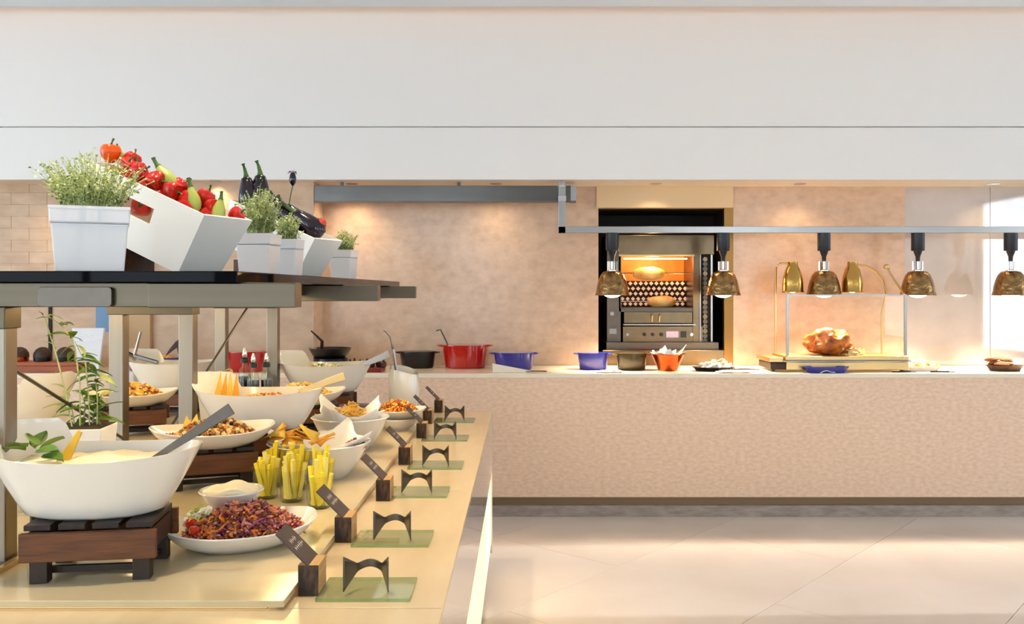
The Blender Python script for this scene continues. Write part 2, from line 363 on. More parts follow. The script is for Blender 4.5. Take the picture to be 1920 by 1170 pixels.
# ================================================================== BACK COUNTER
ZT = .967
ct = thing('serving_counter', 'long pinkish limestone serving counter along the back wall', 'counter', (0, 6.09, 0))
MB().box(-4.4, 5.6, 0, .655, .136, ZT - .03).obj('front_panel', 'stone_counter', ct)
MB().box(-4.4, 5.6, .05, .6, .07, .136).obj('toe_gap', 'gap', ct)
MB().box(-4.4, 5.6, .015, .6, 0, .076).obj('plinth', 'plinth', ct)
wt = MB().box(-4.4, 5.6, -.012, .655, -.03, 0).obj('counter_worktop', 'worktop', None, (0, 6.09, ZT), bevel=.003)
tag(wt, 'thin cream stone worktop running along the back serving counter', 'worktop')

# hood fascia, hanging rail
hf = thing('hood_fascia', 'long dark steel extractor fascia under the soffit', 'hood', (0, 6.45, Z_(378, 6.45)))
hz = Z_(348, 6.45) - Z_(378, 6.45)
MB().box(X_(372, 6.45), X_(1080, 6.45), 0, .012, 0, hz).obj('face_plate', 'hood', hf, bevel=.002)
MB().box(X_(372, 6.45), X_(1080, 6.45), -.006, .03, -.006, .006).obj('lower_lip', 'steel_d', hf)
MB().box(X_(1070, 6.45), X_(1080, 6.45), -.004, .14, 0, hz).obj('end_cap', 'alu', hf)
for px in (420, 640, 860, 1050): MB().box(X_(px, 6.45) - .012, X_(px, 6.45) + .012, .014, .03, hz * .5, ZS - Z_(378, 6.45)).obj('hanger', 'steel_d', hf)
YR = 6.38
lr = thing('lamp_rail', 'satin aluminium rail hanging on a bracket above the back counter', 'rail', (0, YR, Z_(437, YR)))
rz0 = Z_(437, YR); rx0 = X_(1047, YR)
MB().box(rx0, 4.75, -.025, .025, 0, Z_(425, YR) - rz0).obj('cross_rail', 'alu', lr, bevel=.002)
MB().box(rx0, rx0 + .05, -.025, .025, 0, ZS - rz0 ).obj('bracket', 'alu', lr, bevel=.002)
MB().box(rx0 - .003, rx0 + .053, -.03, .03, Z_(378, YR) - rz0, Z_(368, YR) - rz0).obj('clamp', 'chrome', lr)
MB().lathe([(.03, 0), (.03, .03), (.018, .045), (0, .045)], 16).obj('cap', 'chrome', lr, (rx0 + .025, 0, ZS - rz0 - .045), smooth=True)
MB().box(4.70, 4.75, -.025, .025, 0, ZS - rz0).obj('bracket', 'alu', lr, bevel=.002)
# heat lamps
lampx = [1148, 1356, 1545, 1721, 1895]
lamplab = ['bronze heat lamp hanging over the blue and green casseroles beside the oven', 'bronze heat lamp hanging at the brass edge of the oven niche',
           'bronze heat lamp hanging over the carving station with the roast', 'bronze heat lamp hanging over the white pastries beside the carving station',
           'bronze heat lamp hanging over the brown bread basket']
def heat_lamp(px, lab):
    t = thing('heat_lamp', lab, 'heat lamp', (X_(px, YR), YR, rz0), 0, 'heat lamps on the rail')
    MB().lathe([(.043, -.125), (.045, -.12), (.045, 0)], 24).obj('mount', 'black', t, smooth=True)
    MB().lathe([(.014, -.20), (.016, -.165), (.026, -.14), (.03, -.125)], 16).obj('neck', 'black', t, smooth=True)
    cl = MB().lathe([(.036, -.272), (.036, -.262), (.018, -.255), (.018, -.20)], 20).obj('collar', 'chrome', t, smooth=True)
    for a in range(5): MB().box(.028, .036, -.005, .005, -.262, -.2).obj('fin', 'chrome', cl, rot=(0, 0, a * 2 * PI / 5))
    MB().lathe([(.122, -.438), (.120, -.43), (.113, -.41), (.108, -.375), (.098, -.335), (.082, -.295), (.062, -.272), (.03, -.266),
                (.03, -.272), (.058, -.28), (.078, -.30), (.094, -.338), (.104, -.378), (.109, -.412), (.118, -.434)], 40).obj('shade', 'bronze', t, smooth=True)
    MB().lathe([(0, -.455), (.03, -.452), (.055, -.44), (.068, -.42), (.05, -.36), (.02, -.30)], 20).obj('bulb', 'bulb', t, smooth=True)
    spot('heat_beam', (0, 0, -.47), 78, 108, .9, WARM2, (0, 0, -2), .05, t)
for px, lab in zip(lampx, lamplab): heat_lamp(px, lab)

# ================================================================== ISLAND
ZI, ZL = .90, .88
isl = thing('buffet_island', 'polished stone buffet island with a backlit side panel', 'island', (-1.335, 1.5, 0))
ox = 1.335
MB().box(-2.51 + ox, -.19 + ox, .03, 3.35, .12, ZL - .015).obj('core', 'stone_plain', isl)
MB().box(-2.45 + ox, -.26 + ox, .08, 3.30, 0, .12).obj('plinth', 'dark', isl)
MB().box(-.19 + ox, -.163 + ox, 0, 3.37, .56, ZL - .015).obj('side_panel', 'side', isl)
MB().box(-.19 + ox, -.170 + ox, 0, 3.36, .17, .56).obj('backlit_panel', 'glow', isl)
MB().box(-2.51 + ox, -.163 + ox, -.0, .03, .12, ZL - .015).obj('end_panel', 'side', isl)
MB().box(-2.51 + ox, -.163 + ox, 3.35, 3.37, .12, ZL - .015).obj('end_panel', 'side', isl)
MB().box(-2.51 + ox, -.163 + ox, 0, .348, ZL - .015, ZL).obj('ledge', 'ledge', isl, bevel=.001)
for (y0, y1) in [(.351, 1.43), (1.433, 2.5), (2.503, 3.37)]:
    MB().box(-.52 + ox, -.163 + ox, y0, y1, ZL - .015, ZL).obj('ledge', 'ledge', isl, bevel=.001)
MB().box(-2.51 + ox, -.523 + ox, .351, 3.37, ZL - .015, ZL).obj('ledge', 'ledge', isl)
MB().box(-.52 + ox, -.505 + ox, .36, 3.3, ZL, ZL + .005).obj('light_strip', 'led3', isl)
MB().box(-2.1 + ox, -.52 + ox, .355, .37, ZL, ZL + .005).obj('light_strip', 'led3', isl)
sl = MB().box(-.852, .852, -1.51, 1.51, -.0135, 0).obj('marble_slab', 'slab', None, (-1.335, 3.345, ZI), bevel=.0015)
tag(sl, 'cream marble slab raised over the island ledge carrying the dishes', 'slab')
tr = MB().box(-.008, .008, -1.45, 1.45, 0, .012).obj('metal_trim', 'brass', None, (-1.165, 3.33, ZI), bevel=.001)
tag(tr, 'thin brass trim strip along the marble slab beside the shelf posts', 'trim')

# ---------------------------------------------------------------- the shelf over the island
ZG0, ZG1 = 1.546, 1.572
sh = thing('buffet_shelf', 'steel framed overhead shelf with a thick black glass top', 'shelf', (-1.335, 3.3, ZI))
def SL(x0, x1, y0, y1, z0, z1): return (x0 + 1.335, x1 + 1.335, y0 - 3.3, y1 - 3.3, z0 - ZI, z1 - ZI)
MB().box(*SL(-2.03, -.645, 2.05, 4.75, ZG0, ZG1)).obj('glass_top', 'blackglass', sh, bevel=.002)
for i, y in enumerate((2.10, 3.28, 4.40)):
    bm = MB().box(*SL(-2.15, -.52, y - .025, y + .025, 1.49, ZG0)).obj('beam', 'steel', sh, bevel=.002)
    MB().box(*SL(-.856, -.519, y - .03, y + .03, 1.4885, ZG0 - .001)).obj('sleeve', 'steel', bm, bevel=.002)
    MB().box(*SL(-1.49, -1.18, y - .035, y + .035, 1.44, 1.49)).obj('crosshead', 'steel', sh, bevel=.002)
    for x in (-1.46, -1.21):
        p = MB().box(*SL(x - .026, x + .026, y - .026, y + .026, ZI, 1.45)).obj('post', 'steel_v', sh, bevel=.003)
    MB().box(*SL(-1.52, -1.18, y - .06, y + .06, ZI, ZI + .008)).obj('base_plate', 'steel_d', sh, bevel=.002)
for x in (-1.9, -.80):
    MB().box(*SL(x - .02, x + .02, 2.13, 4.5, 1.51, ZG0)).obj('rail', 'steel', sh)
mbp = MB(); pts = []
for (cx, cz, a0) in ((-.944, 1.527, 0), (-1.094, 1.527, 90), (-1.094, 1.500, 180), (-.944, 1.500, 270)):
    for a in (0, 30, 60, 90): pts.append((cx + .009 * math.cos(R(a0 + a)) + 1.335, cz + .009 * math.sin(R(a0 + a)) - ZI))
mbp.prism(pts, 2.062 - 3.3, 2.074 - 3.3); mbp.obj('end_plate', 'steel_d', sh, bevel=.001)
def rod(p, q): MB().tube([Vector(p) - Vector((-1.335, 3.3, ZI)), Vector(q) - Vector((-1.335, 3.3, ZI))], .005, 8).obj('brace_rod', 'steel_d', sh, smooth=True)
rod(W(10, 683, 2.18), W(262, 842, 3.30)); rod(W(476, 558, 4.38), W(304, 826, 3.72))
ls = MB().box(*SL(-1.0, -.97, 2.16, 4.4, 1.525, 1.54)).obj('light_strip', 'led', sh)
MB().box(*SL(-1.75, -1.72, 2.16, 4.4, 1.525, 1.54)).obj('light_strip', 'led', sh)
# ================================================================== SHELF: planters and crates
def thyme(t, rx, ry, z, h, n, spread=1.6, seed=1):
    rg = random.Random(seed); st = MB(); lf = MB()
    for k in range(n):
        a = rg.uniform(0, 2 * PI); q = math.sqrt(rg.random()); bx, by = rx * .85 * q * math.cos(a), ry * .85 * q * math.sin(a)
        L = h * rg.uniform(.45, 1.0) * (1.1 - .35 * q); ox_, oy_ = bx * (spread - 1) + rg.gauss(0, .012), by * (spread - 1) + rg.gauss(0, .012)
        P = bez((bx, by, z), (bx + ox_ * .2, by + oy_ * .2, z + L * .6), (bx + ox_, by + oy_, z + L), 5)
        st.tube(P, .0007, 3)
        for m_ in range(12):
            u = rg.uniform(.15, 1); i = min(int(u * 5), 4); p = P[i].lerp(P[i + 1], u * 5 - i)
            s = rg.uniform(.0032, .0062); q_ = Euler((rg.uniform(-1, 1), rg.uniform(-1, 1), rg.uniform(0, 6.3))).to_matrix().to_4x4()
            T = Matrix.Translation(p) @ q_
            lf.add([(0, 0, 0), (s, s * .55, s * .25), (s * 2, 0, 0), (s, -s * .55, s * .25)], [(0, 1, 2), (0, 2, 3)], rg.choice([0, 0, 1, 1, 1, 2]) if u > .4 else rg.choice([0, 2, 2]), T)
    stuff(st.obj('stems', 'stem', t)); stuff(lf.obj('foliage', ['thyme', 'thyme2', 'thyme3'], t))
def planter(loc, rz, w, h, lab, seed, ph=.11, n=110, spread=1.6, rim=True):
    t = thing('potted_thyme', lab, 'potted plant', loc, rz, 'thyme planters on the shelf')
    b = w * .86
    mb = MB()
    mb.frust((b / 2, b / 2), (w / 2 * .97, w / 2 * .97), 0, h * .74)
    mb.frust((w / 2, w / 2), (w / 2 * 1.02, w / 2 * 1.02), h * .74, h * .985)
    po = mb.obj('pot', 'white_pot', t, bevel=.004)
    rimmb = MB(); a, c = w / 2 * 1.025, w / 2 * .92
    for (x0, x1, y0, y1) in ((-a, a, -a, -c), (-a, a, c, a), (-a, -c, -c, c), (c, a, -c, c)): rimmb.box(x0, x1, y0, y1, h * .955, h)
    rimmb.obj('rim', 'white_pot', po)
    MB().box(-c, c, -c, c, h * .96, h * .987).obj('soil', 'soil', t)
    thyme(t, w / 2 * .9, w / 2 * .9, h * .98, ph, n, spread, seed)
    return t
planter((X_(167, 2.26), 2.27, ZG1), R(24), .176, .160, 'large white square planter of pale thyme beside the crate of peppers', 3, .15, 280, 1.9)
planter((X_(482, 3.0), 3.02, ZG1), R(-4), .115, .142, 'white square planter of thyme between the two white crates, nearer the pepper crate', 4, .165, 200, 1.6)
planter((X_(541, 3.22), 3.22, ZG1), R(-8), .085, .135, 'white square planter of thyme leaning against the aubergine crate', 5, .10, 120, 1.4)
planter((X_(642, 3.95), 3.98, ZG1), R(-10), .098, .13, 'small white square planter of thyme at the end of the shelf beyond the aubergine crate', 6, .10, 110, 1.6)

def crate(corner, L, wd, h, tilt, rz, lab, hole):
    base = Matrix.Rotation(rz, 4, 'Z') @ Matrix.Rotation(tilt, 4, 'Y')
    tx, ty = L / 2, wd / 2; bx, by = L / 2 * .84, wd / 2 * .84; th = .006
    cw = base @ Vector((tx, -ty, h)); pos = Vector(corner) - cw
    low = min((base @ Vector((sx * bx, sy * by, 0))).z for sx in (-1, 1) for sy in (-1, 1))
    pos.z = ZG1 + .0005 - low
    t = thing('planter_crate', lab, 'crate', pos, 0); t.rotation_euler = base.to_euler()
    def wallq(p0, p1, p2, p3, holed=False):          # p0,p1 bottom; p2,p3 top (outer)
        p0, p1, p2, p3 = map(Vector, (p0, p1, p2, p3)); n = (p1 - p0).cross(p3 - p0).normalized() * th
        mb = MB()
        def quad(u0, u1, v0, v1):
            def P(u, v): return (p0.lerp(p1, u)).lerp(p3.lerp(p2, u), v)
            a, b, c, d = P(u0, v0), P(u1, v0), P(u1, v1), P(u0, v1)
            mb.add([a, b, c, d, a - n, b - n, c - n, d - n], [(0, 1, 2, 3), (7, 6, 5, 4), (0, 4, 5, 1), (1, 5, 6, 2), (2, 6, 7, 3), (3, 7, 4, 0)])
        if holed:
            u0, u1, v0, v1 = .34, .62, .50, .75
            quad(0, u0, 0, 1); quad(u1, 1, 0, 1); quad(u0, u1, 0, v0); quad(u0, u1, v1, 1)
        else: quad(0, 1, 0, 1)
        return mb.obj('side_board', 'white_box', t)
    wallq((-bx, -by, 0), (bx, -by, 0), (tx, -ty, h), (-tx, -ty, h), hole)
    wallq((bx, -by, 0), (bx, by, 0), (tx, ty, h), (tx, -ty, h))
    wallq((bx, by, 0), (-bx, by, 0), (-tx, ty, h), (tx, ty, h), hole)
    wallq((-bx, by, 0), (-bx, -by, 0), (-tx, -ty, h), (-tx, ty, h))
    MB().box(-bx, bx, -by, by, 0, th).obj('bottom_board', 'white_box', t)
    return t, Matrix.Translation(pos) @ base
cr1, m1 = crate(W(383, 400, 2.40), .43, .205, .182, R(22.5), R(-20), 'white tapered crate with a slotted side tilted to show peppers and marrows', True)
cr2, m2 = crate(W(590, 438, 3.50), .43, .205, .182, R(22.5), R(-20), 'white tapered crate tilted to show dark aubergines', False)
for mm, lab in ((m1, 'dark wooden block propping up the pepper crate'), (m2, 'dark wooden block propping up the aubergine crate')):
    p = mm @ Vector((-.10, 0, 0))
    hh = max(.03, p.z - ZG1 - .028)
    o = MB().box(-.05, .05, -.06, .06, 0, hh).obj('wooden_block', 'wood', None, (p.x, p.y, ZG1), (0, 0, R(-20)), bevel=.002)
    tag(o, lab, 'block')
# vegetables
def pepper_mesh():
    b = MB().lathe([(0, 0), (.35, .02), (.62, .2), (.85, .6), (1, 1.1), (.98, 1.5), (.8, 1.78), (.45, 1.85), (.2, 1.76), (0, 1.74)], 24, lobes=4, lamp=.07).mesh('pepper_body', 'red_v', True)
    s = MB().tube([(0, 0, 1.72), (.02, 0, 1.95), (.1, .02, 2.25), (.22, .02, 2.5)], [.28, .12, .1, .12], 8).mesh('stem', 'stem_g', True)
    return b, s
PB, PS = pepper_mesh(); PBO = PB.copy(); PBO.materials.clear(); PBO.materials.append(M['orange_v'])
ZB = MB().lathe([(0, 0), (.5, .05), (.85, .5), (1, 1.2), (.9, 2.0), (.62, 2.8), (.42, 3.3), (.34, 3.5), (0, 3.5)], 20, lobes=8, lamp=.03).mesh('marrow_body', 'zuc', True)
ZST = MB().tube([(0, 0, 3.45), (0, 0, 3.8), (.05, 0, 4.4), (.12, 0, 4.7)], [.42, .26, .22, .28], 10).mesh('stem', 'stem_g', True)
EB = MB().lathe([(0, 0), (.5, .05), (.9, .45), (1, 1.1), (.88, 1.9), (.66, 2.7), (.5, 3.2), (.3, 3.35), (0, 3.4)], 24).mesh('aubergine_body', 'egg', True)
cal = MB()
for k in range(5):
    a = k * 2 * PI / 5
    cal.add([(0, 0, 3.46), (.5 * math.cos(a - .5), .5 * math.sin(a - .5), 3.22), (.72 * math.cos(a), .72 * math.sin(a), 2.75), (.5 * math.cos(a + .5), .5 * math.sin(a + .5), 3.22)], [(0, 1, 2, 3)])
cal.tube([(0, 0, 3.36), (.02, 0, 3.7), (.14, 0, 4.25), (.3, 0, 4.7)], [.3, .2, .15, .2], 8)
ECAL = cal.mesh('calyx', 'stem_g', True)
TB = MB().lathe([(0, 0), (.6, .08), (.95, .5), (1, .9), (.85, 1.4), (.5, 1.62), (0, 1.55)], 20, lobes=5, lamp=.03).mesh('tomato_body', 'tom', True)
TS = MB()
for k in range(5):
    a = k * 2 * PI / 5; TS.add([(0, 0, 1.6), (.3 * math.cos(a - .3), .3 * math.sin(a - .3), 1.66), (.7 * math.cos(a), .7 * math.sin(a), 1.7), (.3 * math.cos(a + .3), .3 * math.sin(a + .3), 1.66)], [(0, 1, 2, 3)])
TSM = TS.mesh('calyx', 'stem_g')
def veg(name, body, stem, p, size, rot, lab, cat, grp, mid):
    t = thing(name, lab, cat, (0, 0, 0), 0, grp)
    rm = Euler((R(rot[0]), R(rot[1]), 0)).to_matrix() @ Matrix.Rotation(rot[2] if len(rot) > 2 else rnd(0, 6.28), 3, 'Z')
    t.location = Vector(p) - rm @ Vector((0, 0, mid * size)); t.rotation_euler = rm.to_euler(); t.scale = (size,) * 3
    o = bpy.data.objects.new('body', body); C.objects.link(o); o.parent = t
    o = bpy.data.objects.new('calyx' if stem in (TSM, ECAL) else 'stem', stem); C.objects.link(o); o.parent = t
    return t
def D1(px, d): return 2.505 + max(0, 383 - px) / 233 * .13 + (d - 2.43) * .6      # inside the pepper crate
def D2(px, d): return 3.59 + max(0, 590 - px) / 156 * .13 + (d - 3.47) * .6       # inside the aubergine crate
V1 = 'vegetables in the pepper crate'; V2 = 'vegetables in the aubergine crate'
veg('bell_pepper', PBO, PS, W(207, 288, D1(207, 2.44)), .0285, (0, 5), 'orange bell pepper standing at the high end of the pepper crate', 'pepper', V1, .95)
redl = 'shiny red pepper lying among the marrows in the crate'
for (px, py, d, s_, rx, ry) in [(236, 312, 2.42, .0235, 20, 40), (258, 322, 2.36, .0235, 10, 75), (290, 338, 2.35, .0245, 5, 100), (322, 356, 2.36, .0245, 15, 110), (246, 302, 2.50, .024, -20, 20),
                               (338, 352, 2.47, .0245, -10, 40), (384, 372, 2.50, .0265, 0, 30), (442, 404, 2.54, .022, 10, 60), (350, 372, 2.40, .023, 20, 110), (396, 388, 2.46, .022, 30, 80)]:
    d1 = D1(px, d); veg('red_pepper', PB, PS, W(px, py, d1), s_ * d1 / d, (rx, ry), redl, 'pepper', V1, .95)
for k, (u, v) in enumerate([(-.11, -.045), (-.04, -.05), (.03, -.045), (.10, -.05), (-.12, .04), (-.04, .05), (.04, .045), (.11, .04), (.15, 0), (-.17, .045), (-.17, -.03), (0, 0), (-.08, 0), (.07, .0), (-.03, -.078)]):
    veg('red_pepper', PB, PS, m1 @ Vector((u, v if k < 14 else -.052, .155 if k < 14 else .118)), .029, (rnd(60, 110), rnd(0, 90)), redl, 'pepper', V1, .95)
mar = ['pale green marrow leaning left with a thick stem, largest in the pepper crate', 'pale green marrow with an upright stem beside the orange pepper', 'pale striped marrow poking up in the middle of the pepper crate',
       'short pale marrow at the low end of the pepper crate', 'pale marrow mostly hidden behind the largest marrow']
for i, (px, py, d, s_, rx, ry) in enumerate([(312, 334, 2.42, .0215, 5, -34), (256, 318, 2.48, .012, 0, 2), (362, 374, 2.40, .0195, 5, -10), (410, 396, 2.44, .0185, 0, 10), (226, 290, 2.52, .0105, 10, -16)]):
    d1 = D1(px, d); veg('marrow', ZB, ZST, W(px, py, d1), s_ * d1 / d, (rx, ry), mar[i], 'marrow', V1, 1.75)
aub = ['tall dark aubergine with a thin stem at the high end of its crate', 'dark aubergine standing highest with a long green stem', 'dark aubergine with a green calyx in the middle of its crate', 'large glossy aubergine lying at the low end of its crate',
       'aubergine lying below the tall upright ones', 'dark aubergine pressed between the calyx and the large glossy one']
for i, (px, py, d, s_, rx, ry) in enumerate([(465, 364, 3.42, .037, 0, -6), (489, 362, 3.48, .040, 0, -2), (530, 398, 3.42, .037, 5, -36), (580, 421, 3.46, .041, 5, -50), (508, 382, 3.50, .036, 10, -22), (556, 408, 3.54, .037, -5, -44)]):
    d1 = D2(px, d); veg('aubergine', EB, ECAL, W(px, py, d1), s_ * d1 / d, (rx, ry), aub[i], 'aubergine', V2, 1.6)
for k, (u, v) in enumerate([(-.10, -.045), (0, -.05), (.09, -.045), (-.08, .045), (.03, .05), (-.14, 0)]):
    veg('aubergine', EB, ECAL, m2 @ Vector((u, v, .145)), .034, (90, 22, 0), 'dark aubergine lying deep in its white crate', 'aubergine', V2, 1.6)
veg('tomato', TB, TSM, W(600, 420, 3.60), .026, (20, 0), 'red tomato behind the large aubergine at the low end of the crate', 'tomato', V2, .8)
fw = thing('aubergine_flower', 'purple aubergine flower on a thin stem above the aubergine crate', 'flower', W(540, 410, 3.6))
tip = W(549, 348, 3.6) - W(540, 410, 3.6)
MB().tube(bez((0, 0, -.03), (0, 0, .06), tip, 6), .0022, 6).obj('stem', 'stem_g', fw)
MB().lathe([(.004, -.0), (.012, .012), (.014, .03), (.009, .05), (0, .052)], 12).obj('bud', 'egg', fw, tip, smooth=True)
for k in range(5):
    a = k * 2 * PI / 5
    MB().add([(0, 0, .045), (.015 * math.cos(a - .35), .015 * math.sin(a - .35), .058), (.034 * math.cos(a), .034 * math.sin(a), .048), (.015 * math.cos(a + .35), .015 * math.sin(a + .35), .058)], [(0, 1, 2, 3)]).obj('petal', 'petal', fw, tip)

# ================================================================== ISLAND: dishes
def boat_bowl_mesh():
    n = 96; mb = MB(); rings = []
    def hh(th):
        d = math.degrees(th) % 360
        h = .135 + .014 * math.cos(th) ** 2
        if 121 <= d <= 168: h += .055
        elif 168 < d < 205: h += .055 * (.5 + .5 * math.cos((d - 168) / 37 * PI))
        elif 117 < d < 121: h += .055 * (d - 117) / 4
        return h
    def ring(t, off):
        out = []
        for i in range(n):
            th = 2 * PI * i / n; ca, sa = math.cos(th), math.sin(th)
            e = 2.3; k = (abs(ca) ** e + abs(sa) ** e) ** (-1 / e)
            H = hh(th); z = t * H
            q = min(z / .135, 1.35)
            fa = .145 + (.222 - .145) * q ** .9 - off; fb = .095 + (.152 - .095) * q ** .9 - off
            out.append((fa * k * ca, fb * k * sa, z + (off * .9 if t < .1 else 0)))
        return out
    ts = [0, .06, .25, .5, .75, .93, 1.0]
    seq = [[(x * .9, y * .9, 0) for x, y, z in ring(0, 0)]] + [ring(t, 0) for t in ts[1:]] + [ring(t, .006) for t in reversed(ts[1:])] + [[(x * .85, y * .85, .008) for x, y, z in ring(0, .006)]]
    v = [p for r_ in seq for p in r_]; f = []
    for j in range(len(seq) - 1):
        for i in range(n): f.append((j * n + i, j * n + (i + 1) % n, (j + 1) * n + (i + 1) % n, (j + 1) * n + i))
    f.append(tuple(range(n - 1, -1, -1))); f.append(tuple((len(seq) - 1) * n + i for i in range(n)))
    mb.add(v, f); return mb.mesh('boat_bowl', 'white', True, )
BOAT = boat_bowl_mesh()
SH_ = .125
def stand_proto(label):
    t = thing('wooden_riser', label, 'riser', (0, 0, 0))
    w, d, h = .278, .20, SH_
    for s in (-1, 1):
        MB().box(-w / 2, w / 2, s * d / 2 - .008, s * d / 2 + .008, .05, h - .014).obj('apron', 'wood', t, bevel=.0015)
        MB().box(s * (w / 2 - .02) - .008, s * (w / 2 - .02) + .008, -d / 2 + .008, d / 2 - .008, .06, h - .016).obj('rail', 'wood_d', t)
        for q in (-1, 1): MB().box(s * (w / 2 - .034) - .018, s * (w / 2 - .034) + .018, q * (d / 2 - .024) - .016, q * (d / 2 - .024) + .016, 0, h - .014).obj('leg', 'wood_d', t, bevel=.001)
        MB().box(-w / 2 + .03, w / 2 - .03, s * (d / 2 - .05) - .006, s * (d / 2 - .05) + .006, .012, .026).obj('stretcher', 'wood_d', t)
    for k in range(4):
        x0 = -w / 2 + k * (w - .062) / 4 + k * .0155 + .004; MB().box(x0, x0 + (w - .062) / 4, -d / 2 + .01, d / 2 - .01, h - .012, h).obj('slat', 'wood_d', t, bevel=.001)
    return t
st0 = stand_proto('brown wooden riser under the big bowl of creamy dip')
def riser(loc, rz, label=None, sc=None):
    if label is None: st0.location = loc; st0.rotation_euler = (0, 0, rz); return st0
    return dup(st0, loc, rz, label, scale=sc)
def boat(loc, rz, label):
    o = bpy.data.objects.new('boat_bowl', BOAT); C.objects.link(o); o.location = loc; o.rotation_euler = (0, 0, rz)
    return tag(o, label, 'bowl', 'tall lipped white serving bowls')
def piece(mb, p, sx, sy, sz, mi, rg, flat=.5):
    T = Matrix.Translation(p) @ Euler((rg.uniform(-flat, flat), rg.uniform(-flat, flat), rg.uniform(0, 6.3))).to_matrix().to_4x4()
    a = rg.uniform(.7, 1)
    mb.add([(-sx, -sy * a, -sz), (sx * a, -sy, -sz), (sx, sy * a, -sz), (-sx * a, sy, -sz), (-sx * .8, -sy * .7, sz), (sx * .7, -sy * .8, sz), (sx * .8, sy * .6, sz), (-sx * .6, sy * .8, sz)],
           [(0, 3, 2, 1), (4, 5, 6, 7), (0, 1, 5, 4), (1, 2, 6, 5), (2, 3, 7, 6), (3, 0, 4, 7)], mi, T)
def heap(name, loc, rz, a, b, h, n, kinds, label, cat, seed, flat=.6, z0=0.0, sz=1.0, base=None):
    rg = random.Random(seed); mb = MB(); mats = [k[0] for k in kinds]
    # solid core so that no gap shows through the heap
    def core(u, v):
        th = u * 2 * PI; q = v; r = q * .93
        return (a * r * math.cos(th), b * r * math.sin(th), z0 + (h * (1 - q * q) - .006) * (1 if q < 1 else 1))
    mb.grid(core, 24, 6, base or 0)
    for k in range(n):
        th = rg.uniform(0, 2 * PI); q = math.sqrt(rg.random()); x, y = a * q * math.cos(th), b * q * math.sin(th)
        z = z0 + h * (1 - q * q) * rg.uniform(.75, 1.08) + rg.uniform(0, .004)
        ki = rg.choices(range(len(kinds)), [kk[2] for kk in kinds])[0]; d = kinds[ki][1]
        m_ = rg.uniform(.7, 1.25) * sz
        piece(mb, (x, y, z), d[0] * m_, d[1] * m_, d[2] * m_, ki, rg, flat)
    o = mb.obj(name, mats, None, loc, (0, 0, rz)); tag(o, label, cat, None, 'stuff'); return o
def cream_fill(loc, rz, a, b, z, label, m='cream', name='cream_dip'):
    def fn(u, v):
        th = u * 2 * PI; x, y = a * v * math.cos(th), b * v * math.sin(th)
        return (x, y, z + .014 * noise.noise(Vector((x * 22, y * 22, 3))) + .012 * (1 - v * v))
    mb = MB().grid(fn, 40, 12)
    o = mb.obj(name, m, None, loc, (0, 0, rz), smooth=True, solid=.02); return tag(o, label, 'dip')
def leaf_mesh(L=.052, Wd=.042, curl=.25, m='leaf'):
    def fn(u, v):
        x = u * L; w_ = Wd * math.sin(PI * min(u, .999) ** .8) ** .8 * (v - .5)
        return (x, w_, -curl * L * u * u + abs(v - .5) * Wd * .35)
    return MB().grid(fn, 6, 4).mesh('leaf', m, True)
LEAF = leaf_mesh(); LEAFP = leaf_mesh(.06, .02, .5, 'leaf2'); LEAFL = leaf_mesh(.055, .02, .6, 'leaf')
def spoon(name, p0, p1, label, w0=.010, w1=.016, m='steel_d', head=True, cat='spoon'):
    p0, p1 = Vector(p0), Vector(p1); t = thing(name, label, cat, p0); d = (p1 - p0)
    q = d.to_track_quat('X', 'Z'); L = d.length
    h = MB().add([(0, -.0015, -w0), (L, -.002, -w1), (L, .002, -w1), (0, .0015, -w0), (0, -.0015, w0), (L, -.002, w1), (L, .002, w1), (0, .0015, w0)],
                 [(0, 3, 2, 1), (4, 5, 6, 7), (0, 1, 5, 4), (1, 2, 6, 5), (2, 3, 7, 6), (3, 0, 4, 7)]).obj('handle', m, t, bevel=.001)
    h.rotation_euler = q.to_euler()
    if head:
        s = MB().lathe([(0, -.012), (.6, -.009), (.9, -.004), (1, .0), (.95, .0), (.6, -.006), (0, -.009)], 16, .032, .022).obj('spoon_head', m, t, smooth=True)
        s.matrix_local = q.to_matrix().to_4x4() @ Matrix.Translation((-.025, 0, -.002)) @ Matrix.Diagonal((1, 1, 1, 1))
    return t
# 1 front bowl of creamy dip
B1 = (X_(183, 2.07), 2.07)
riser((X_(192, 2.04), 2.045, ZI), R(8))
boat((B1[0], B1[1], ZI + SH_), R(6), 'big white lipped bowl of creamy dip with basil on a wooden riser')
cream_fill((B1[0], B1[1], ZI + SH_), R(6), .183, .113, .094, 'pale creamy dip filling the bowl with basil leaves')
for i, (px, py, d, rz, rx, ry) in enumerate([(52, 838, 2.06, 2.9, .2, -.2), (62, 838, 2.05, 2.2, .6, -.6), (78, 845, 2.03, .6, -.4, -.7), (70, 850, 2.0, -.2, .3, -.3), (82, 858, 1.99, -.3, .2, -.1), (48, 845, 2.08, 3.3, 0, -.3), (66, 842, 2.08, 1.4, 0, -.9)]):
    o = bpy.data.objects.new('basil_leaf', LEAF); C.objects.link(o); o.location = W(px, py, d); o.rotation_euler = (rx, ry, rz)
    tag(o, 'green basil leaf standing in the bowl of creamy dip', 'leaf', 'basil leaves in the front bowl')
o = MB().prism([(0, 0), (.028, 0), (.042, .075), (.033, .078)], -.006, .006).obj('pepper_wedge', 'lemon', None, W(103, 868, 2.03), (R(-8), R(10), R(15)), bevel=.002)
tag(o, 'upright yellow pepper wedge beside the basil leaves', 'wedge')
spoon('serving_spoon', W(284, 863, 2.02), W(434, 766, 2.02), 'flat steel serving spoon leaning out of the creamy dip bowl', .006, .0135)
